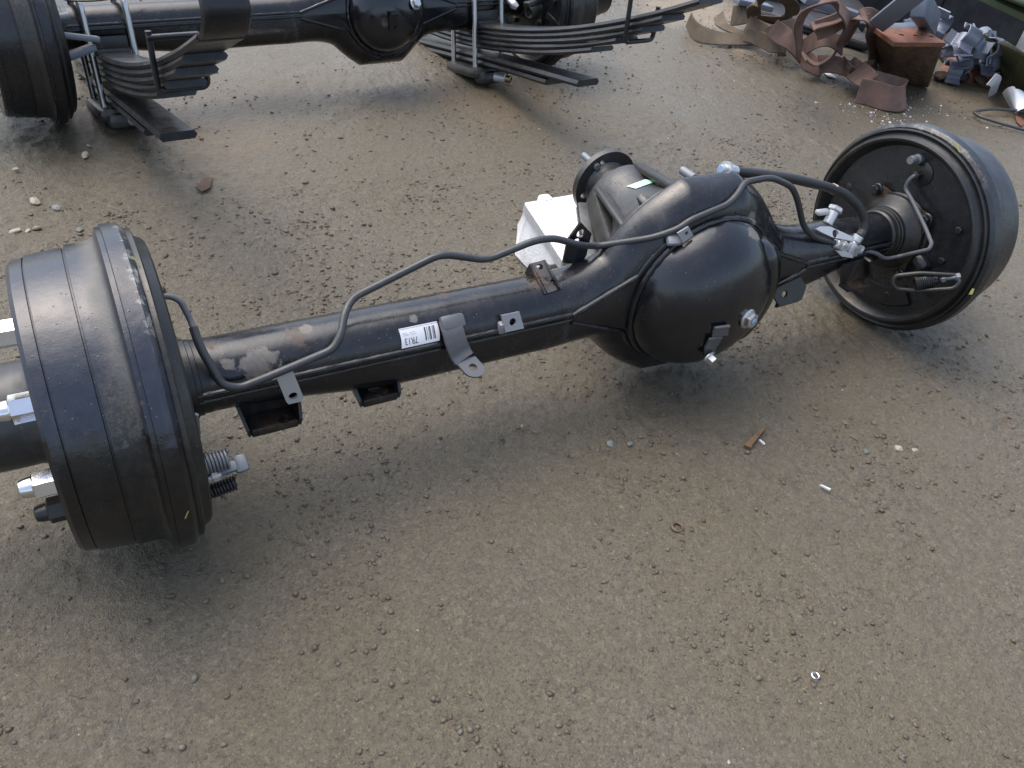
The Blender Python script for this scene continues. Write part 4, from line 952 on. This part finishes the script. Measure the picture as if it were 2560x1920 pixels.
# channel below the block top, on the right
cp = [Z(2290, 115, .09), Z(2330, 140, .08), Z(2428, 72, .15), Z(2385, 60, .16)]
mb = MB(); mb.plate(cp, (-.1, .1, 1), .008); mb.plate([cp[1], cp[2], cp[2] + Vector((0, 0, -.055)), cp[1] + Vector((0, 0, -.055))], (1, -.6, 0), .008)
single('steel_channel', mb, M['galv'], Vector(gp(2350, 140)), 'grey steel channel section tilted to the right of the rusty block', 'steel channel')
def casing(px, h, dep, label, mat='dark_scrap', lean=.0):
    A = [Vector(gp(*p)) for p in px]; bk = Vector((.55, .8, 0)) * dep; n = len(A); o_ = sum(A, Vector()) / n; o_.z = 0
    m = MB(); fr = A + [a_ + Vector((lean, lean, h * (1 + .15 * math.sin(3 * i)))) for i, a_ in reversed(list(enumerate(A)))]; k = len(fr)
    m.add(fr + [f + bk for f in fr], [tuple(range(k)), tuple(range(k, 2 * k))] + [(i, (i + 1) % k, k + (i + 1) % k, k + i) for i in range(k)])
    o = link('scrap_casing', rough_mesh(m, 'scrap_casing', M[mat], o_, .012)); o.location = o_; return tag(o, label, 'scrap metal')
casing([(1850, 8), (1960, 36), (2090, 64), (2160, 84)], .07, .6, 'black scrap box behind the strap loops')
casing([(1900, 50), (2030, 92), (2170, 132)], .035, .4, 'low black scrap plate under the strap loop')
casing([(2110, 42), (2230, 58), (2330, 74)], .36, .5, 'tall black scrap casing at the top behind the rusty block')
casing([(2330, 74), (2430, 96), (2540, 122)], .30, .5, 'black scrap casing under the green sheet')
casing([(2180, 150), (2214, 170)], .10, .12, 'dark scrap strip left of the rusty block')
for (a, b_, wd, th, mt, lb, up) in [
    (Z(2150, 46, .19), Z(2215, 70, .17), .05, .012, 'blue_scrap', 'blue grey plate above the bent strap', (-.3, -.4, 1)),
    (Z(2215, 70, .17), Z(2330, 66, .19), .03, .014, 'blue_scrap', 'dull strip of steel right behind the rusty block', (-.2, -.5, 1)),
    (Z(2300, 10, .3), Z(2330, 60, .18), .07, .04, 'blue_scrap', 'dark blue upright piece at the top of the heap', (-.3, -.7, .3)),
    (Z(2196, 110, .08), Z(2236, 130, .06), .06, .02, 'galv', 'grey strip between the bent strap and the rusty block', (-.2, -.3, 1)),
    (Z(2196, 150, .05), Z(2236, 172, .03), .05, .03, 'galv', 'lower grey strip beside the rusty block', (-.2, -.3, 1))]:
    bar_thing('scrap_plate', a, b_, wd, th, mt, lb, 'scrap metal', up, .004)
casing([(2370, 176), (2420, 192), (2478, 190)], .03, .3, 'black sheet added under the silver clips to darken the gaps between them')  # added black sheet, stands in for the shade in the gaps between clips
# hat-shaped clips
def clip_mesh():
    mb = MB(); pts = [(-.06, 0), (-.038, 0), (-.030, .004), (-.027, .018), (-.018, .030), (0, .035), (.018, .030), (.027, .018), (.030, .004), (.036, 0), (.055, 0)]
    mb.strip([Vector((x, 0, z)) for x, z in pts], (0, 1, 0), .05, .005, 3); return mb.mesh('saddle_clip', M['galv'])
cm = clip_mesh()
for (px, py, z, rx, ry, rz, lb) in [
    (2420, 95, .16, 20, -30, 40, 'silver saddle clip standing highest, beside the grey channel'), (2455, 100, .14, 10, 40, -30, 'silver saddle clip at the upper right against the mossy stone'),
    (2390, 140, .10, -10, 20, 60, 'silver saddle clip lying against the grey channel flange'), (2440, 135, .10, 60, 10, -20, 'dark sided saddle clip in the middle of the clip pile'),
    (2420, 165, .06, -25, 0, 15, 'silver saddle clip with its arch facing up at the front of the pile'), (2470, 155, .08, 70, 30, 30, 'silver saddle clip lying flat on the rusty plate'),
    (2380, 180, .03, 0, -20, 50, 'silver saddle clip on the ground beside the rusty block'), (2350, 60, .15, 10, 60, 20, 'silver saddle clip behind the rusty block top'),
    (2290, 62, .16, 40, 0, 10, 'small bright clip lying behind the orange plate'), (2478, 120, .13, 15, -60, 80, 'silver saddle clip on edge next to the mossy stone'),
    (2405, 112, .12, 50, 20, -50, 'tilted saddle clip half hidden behind the grey channel'), (2452, 178, .04, -15, 10, 75, 'lowest saddle clip on the added black sheet in front'), (2432, 118, .13, -40, 15, 100, 'saddle clip lying on its back in the middle of the pile'),
    (2400, 160, .06, 20, 40, -15, 'saddle clip propped beside the channel foot'), (2320, 64, .16, -20, 30, 45, 'saddle clip behind the right corner of the orange plate')]:
    o = link('saddle_clip', cm); o.location = Z(px, py, z); o.rotation_euler = (R(rx), R(ry), R(rz)); tag(o, lb, 'metal clip', 'bent metal clips heaped beside the rusty block')
mb = MB(); mb.add([Z(2440, 160, .05), Z(2486, 160, .06), Z(2480, 214, .0), Z(2400, 205, .0)] + [Z(2440, 160, .05) + ex, Z(2486, 160, .06) + ex, Z(2480, 214, .0) + ex, Z(2400, 205, .0) + ex], [(0, 1, 2, 3), (7, 6, 5, 4), (0, 4, 5, 1), (1, 5, 6, 2), (2, 6, 7, 3), (3, 7, 4, 0)])
single('rusty_plate', mb, M['rusty_top'], Vector(gp(2450, 210)), 'orange rusted plate under the silver clips', 'scrap metal', smooth=False)
# mossy stone slab
mb = MB(); A = [Z(2490, 104, .16), Z(2600, 150, .17), Z(2600, 262, .0), Z(2535, 226, .0), Z(2500, 196, .0)]; mb = prism(A, None, (.12, .2, -.01))
ms = rough_mesh(mb, 'mossy_stone', M['moss'], Vector(gp(2540, 230)), .02); o = link('mossy_stone', ms); o.location = gp(2540, 230); tag(o, 'big olive mossy stone slab at the right edge of the heap', 'stone')
mb = MB(); mb.bar(Z(2440, -25, .3), Z(2600, 50, .25), .10, .02, (.1, -.3, 1), .004); mb.bar(Z(2470, -22, .31), Z(2600, 28, .28), .22, .012, (0, .2, 1), .003)
single('green_sheet', mb, M['green_metal'], Z(2520, 20, .2), 'faded green metal sheet edge in the top right corner', 'scrap metal')
# plastic scraps, wire, leaf
def scrap(name, px, mat, label, cat, z=.006, th=.003, group=None):
    mb = MB(); mb.plate([Z(x, y, z + dz) for x, y, dz in px], (0, 0, 1) if len(px) > 0 else None, th); c = Vector(gp(px[0][0], px[0][1])); return single(name, mb, M[mat], c, label, cat, group)
scrap('plastic_scrap', [(2046, 172, 0), (2060, 174, .0), (2088, 190, 0), (2091, 194, 0), (2070, 189, 0)], 'white_plastic', 'white plastic sliver under the pink strap', 'plastic scrap')
mb = MB(); mb.strip([Z(2478, 198, .09), Z(2490, 205, .07), Z(2484, 225, .03), Z(2480, 240, .0)], (1, .2, 0), .04, .002, 5); single('plastic_scrap', mb, M['white_plastic'], Vector(gp(2480, 240)), 'crumpled clear plastic strip in front of the mossy stone', 'plastic scrap')
mb = MB(); mb.strip([Z(2522, 262, .01), Z(2535, 250, .04), Z(2565, 246, .05), Z(2590, 262, .02)], (.2, 1, .3), .09, .002, 6); single('plastic_bag', mb, M['white_plastic'], Vector(gp(2550, 265)), 'white plastic bag scrap lying at the right edge above the wire', 'plastic bag')
mb = MB(); mb.tube([Z(2600, 285, .01), Z(2540, 276, .02), Z(2480, 272, .02), Z(2442, 277, .015), Z(2434, 282, .012), Z(2452, 293, .012), Z(2500, 308, .01), Z(2560, 325, .008), Z(2620, 340, .008)], .0045, 8, .05)
single('wire_loop', mb, M['pipe'], Vector(gp(2434, 283)), 'dark wire bent into a loop on the ground at the right edge', 'wire')
scrap('dead_leaf', [(2538, 288, 0), (2556, 285, .01), (2566, 300, .012), (2556, 312, .004), (2542, 304, 0)], 'rusty_top', 'orange brown dead leaf lying inside the wire loop', 'leaf')
scrap('dead_leaf', [(488, 468, 0), (508, 436, .008), (530, 428, .012), (524, 455, .012), (505, 478, .0)], 'rusty', 'rust brown leaf lying left of centre behind the front axle', 'leaf')
scrap('wood_splinter', [(1862, 1112, 0), (1872, 1098, .002), (1908, 1066, .0), (1915, 1070, .0), (1886, 1104, .003), (1878, 1119, 0)], 'stick', 'flat brown wood splinter on the ground below the differential', 'wood', .008, .005)
scrap('white_sliver', [(1898, 1098, 0), (1902, 1099, 0), (1913, 1108, 0), (1911, 1110, 0)], 'white_plastic', 'tiny white sliver beside the wood splinter', 'plastic scrap')
scrap('white_sliver', [(2050, 1211, 0), (2056, 1212, 0), (2078, 1222, 0), (2074, 1224, 0)], 'white_plastic', 'thin white sliver alone on the ground at the right', 'plastic scrap')
def ring(px, py, r, t, mat, label):
    mb = MB(); c = Vector(gp(px, py)); c.z = .002; mb.tube([c + Vector((r * math.cos(a), r * math.sin(a), .001)) for a in np.linspace(0, 2 * math.pi, 33)], t, 8); return single('washer', mb, M[mat], c, label, 'washer')
ring(2036, 1692, .0042, .0009, 'chrome', 'small shiny ring on the ground at the bottom right')
ring(1692, 1321, .0075, .0022, 'cap_brown', 'muddy brown washer pressed into the ground right of centre')

# ------------------------------------------------------------------ stones
def ico():
    bm = bmesh.new(); bmesh.ops.create_icosphere(bm, subdivisions=1, radius=1); v = np.array([x.co[:] for x in bm.verts]); f = np.array([[y.index for y in x.verts] for x in bm.faces]); bm.free(); return v, f
IV, IF = ico()
def stone_mb(c, sx, sy, sz, seed):
    rr = np.random.default_rng(seed); bm = bmesh.new(); bmesh.ops.create_icosphere(bm, subdivisions=2, radius=1)
    ax = rr.normal(size=(9, 3)); ax /= np.linalg.norm(ax, axis=1)[:, None]; cut = rr.uniform(.45, .85, 9)
    for v in bm.verts:
        p = np.array(v.co)
        for a, k in zip(ax, cut):
            d = p @ a
            if d > k: p = p - a * (d - k)
        v.co = Vector(p)
    a = rr.uniform(0, 6.28); bmesh.ops.scale(bm, vec=(sx, sy, sz), verts=bm.verts); bmesh.ops.rotate(bm, cent=(0, 0, 0), matrix=Matrix.Rotation(a, 3, 'Z'), verts=bm.verts); bm.verts.index_update()
    m = MB(); m.add([v.co.copy() for v in bm.verts], [[x.index for x in f.verts] for f in bm.faces]); bm.free(); return m
SM = {k: simple('stone_' + k, c1, c2, 90, .62, .6, 420, dst=.002) for k, c1, c2 in (('cream', (.38, .345, .27), (.2, .17, .125)), ('grey', (.2, .21, .2), (.15, .155, .15)), ('teal', (.13, .155, .145), (.105, .115, .1)), ('pink', (.24, .18, .145), (.14, .11, .085)), ('brown', (.13, .1, .075), (.08, .065, .05)), ('dark', (.05, .047, .042), (.08, .075, .07)))}
for (px, py, s, k, lb) in [
    (214, 388, .016, 'cream', 'cream flat stone left of the leaf, nearest the rear drum'), (86, 504, .017, 'cream', 'pale angular stone at the far left above the front drum'), (141, 520, .014, 'grey', 'pale grey rounded stone right of the pale angular stone'),
    (36, 580, .015, 'cream', 'yellowish stone at the left edge just above the drum'), (70, 578, .009, 'cream', 'small cream pebble right of the yellowish stone'), (92, 570, .012, 'pink', 'pinkish flat stone above the front left drum'),
    (200, 575, .012, 'teal', 'grey green stone touching the top of the front left drum'), (225, 365, .010, 'grey', 'small pale stone just above the cream flat stone'), (42, 423, .010, 'cream', 'small white stone near the left edge'),
    (1692, 1137, .0085, 'pink', 'pinkish rough stone below the differential'), (2163, 1128, .010, 'teal', 'grey green flat stone at the right below the drum'), (2245, 1121, .011, 'cream', 'cream flat pebble at the right of the green stone'),
    (2287, 1126, .008, 'cream', 'small cream pebble farthest right in the row'), (1878, 1083, .010, 'dark', 'dark wet stone beside the wood splinter'), (1978, 1050, .010, 'dark', 'dark stone below the right drum'), (2115, 1058, .010, 'brown', 'brown wide stone below the right drum'),
    (2185, 1055, .009, 'brown', 'brown stone right of the wide brown stone'), (2135, 1095, .012, 'brown', 'rough brown stone above the grey green stone'), (1545, 372, .011, 'brown', 'brown stone behind the pinion flange'), (2040, 258, .012, 'cream', 'small white chip on the ground in front of the strap'),
    (1575, 1110, .0075, 'teal', 'small blue grey chip below the cover'), (1525, 1108, .010, 'grey', 'flat grey stone set in the mud below the cover')]:
    c = Vector(gp(px, py)); dist = (c - Vector(CAM)).length; s *= 1.0
    c.z = s * .16; s *= .85; c.z = s * .08; m = stone_mb(c, s, s * .68, s * .42, hash((px, py)) % 9999)
    o = link('stone', m.mesh('stone', SM[k], sharp=18)); o.location = c; tag(o, lb, 'stone', 'loose stones scattered on the ground')

for (px, py, sx, mt, lb) in ((1992, 128, .05, 'web_olive', 'olive rag lump between the two straps'), (2205, 196, .04, 'dark_scrap', 'dark lump at the foot of the rusty block, on its left'), (2392, 204, .05, 'dark_scrap', 'dark lump at the foot of the clip pile'),
    (2145, 118, .06, 'dark_scrap', 'dark lump inside the bent strap'), (2450, 214, .04, 'rusty', 'rust brown lump in front of the orange plate'), (2350, 200, .04, 'rusty', 'rust brown lump right of the rusty block'), (1905, 30, .06, 'blue_scrap', 'blue grey lump behind the olive strap')):
    c = Vector(gp(px, py)); c.z = sx * .3; m = stone_mb(c, sx, sx * .7, sx * .55, px); o = link('scrap_piece', m.mesh('scrap_piece', M[mt], sharp=20)); o.location = c; tag(o, lb, 'scrap metal' if mt != 'web_olive' else 'rag')

def scatter(name, n, region, smin, smax, cols, seed, clump, zsq=.62, sink=.30):
    rr = np.random.default_rng(seed); P = []
    x0, x1, y0, y1 = region
    while len(P) < n:
        m = 20000; x = rr.uniform(x0, x1, m); y = rr.uniform(y0, y1, m)
        dn = value_noise(x, y, .16, seed + 1) + .7 * value_noise(x, y, .05, seed + 2)
        k = rr.random(m) < np.clip(.35 + clump * dn, .02, 1)
        # keep what the camera could see, a step aside included
        d = np.stack([x, y, np.zeros(m)], 1) - CAM; zc = d @ CF; u = FPX * (d @ CR) / zc; v = FPX * (d @ CU) / zc
        k &= (zc > .1) & (np.abs(u) < 1750) & (np.abs(v) < 1350)
        P += list(zip(x[k], y[k]))
    P = np.array(P[:n]); h = gheight(P[:, 0], P[:, 1])
    s = smin * (smax / smin) ** (rr.random(n) ** 3.0)
    v = IV[None] * (1 + rr.uniform(-.32, .25, (n, len(IV), 1)))
    sc = np.stack([s * rr.uniform(.75, 1.35, n), s * rr.uniform(.6, 1.0, n), s * zsq * rr.uniform(.6, 1.2, n)], 1)
    v = v * sc[:, None, :]; a = rr.uniform(0, 6.283, n); ca, sa = np.cos(a), np.sin(a)
    tl = rr.uniform(-.5, .5, n)[:, None]; v[..., 2] += v[..., 0] * tl * .4
    X = v[..., 0] * ca[:, None] - v[..., 1] * sa[:, None]; Y = v[..., 0] * sa[:, None] + v[..., 1] * ca[:, None]
    V = np.stack([X + P[:, :1], Y + P[:, 1:], v[..., 2] + h[:, None] + (s * zsq * (1 - 2 * sink))[:, None] - .0004], -1).reshape(-1, 3)
    F = (IF[None] + (np.arange(n) * len(IV))[:, None, None]).reshape(-1, 3)
    me = fast_mesh(name, V, F, 3); cols = np.array(cols); ci = rr.integers(0, len(cols), n)
    cc = cols[ci] * rr.uniform(.75, 1.25, (n, 1)); cc = np.concatenate([cc, np.ones((n, 1))], 1)
    at = me.color_attributes.new('tint', 'FLOAT_COLOR', 'POINT'); at.data.foreach_set('color', np.repeat(cc, len(IV), 0).astype(np.float32).ravel())
    return me
def grit_mat():
    b = NB('grit'); a = b.n('ShaderNodeAttribute'); a.attribute_name = 'tint'; n = b.noise(500, 3)
    c = b.mix(b.math('MULTIPLY', n, .6), a.outputs['Color'], (.1, .088, .068)); b.bump(n, .3, .0008); return b.fin(c, .55, 0, .5)
GM = grit_mat()
MUDC = [(.0694, .0527, .0341), (.0625, .0467, .0293), (.0902, .0689, .0448), (.0833, .0642, .0419), (.1006, .0779, .0517), (.0763, .0599, .0400), (.0833, .0720, .0545), (.1041, .0912, .0721), (.1110, .0810, .0511), (.0555, .0432, .0293)]
for (nm, n, reg, a, b_, sd_, cl) in (('gravel', 12000, (-.4, 1.7, -.8, .75), .0014, .0050, 21, 1.3), ('gravel', 13000, (-.4, 3.6, .2, 2.6), .0017, .0056, 22, 1.3), ('gravel', 30000, (-.4, 1.7, -.8, .75), .0007, .0020, 23, .8)):
    me = scatter(nm, n, reg, a, b_, MUDC, sd_, cl); me.materials.append(GM); o = link('gravel', me); o['kind'] = 'stuff'
me = scatter('pale_chips', 150, (-.3, 3.2, -.7, 2.2), .0012, .0035, [(.36, .34, .29), (.3, .26, .21), (.45, .44, .42)], 31, 1); me.materials.append(GM); o = link('pale_chips', me); o['kind'] = 'stuff'
gc = Vector(gp(2275, 290)); me = scatter('glass_fragments', 110, (gc.x - .22, gc.x + .22, gc.y - .15, gc.y + .15), .002, .0055, [(.75, .8, .9), (.85, .86, .9), (.5, .55, .75)], 41, 1.2); me.materials.append(GM); o = link('glass_fragments', me); o['kind'] = 'stuff'
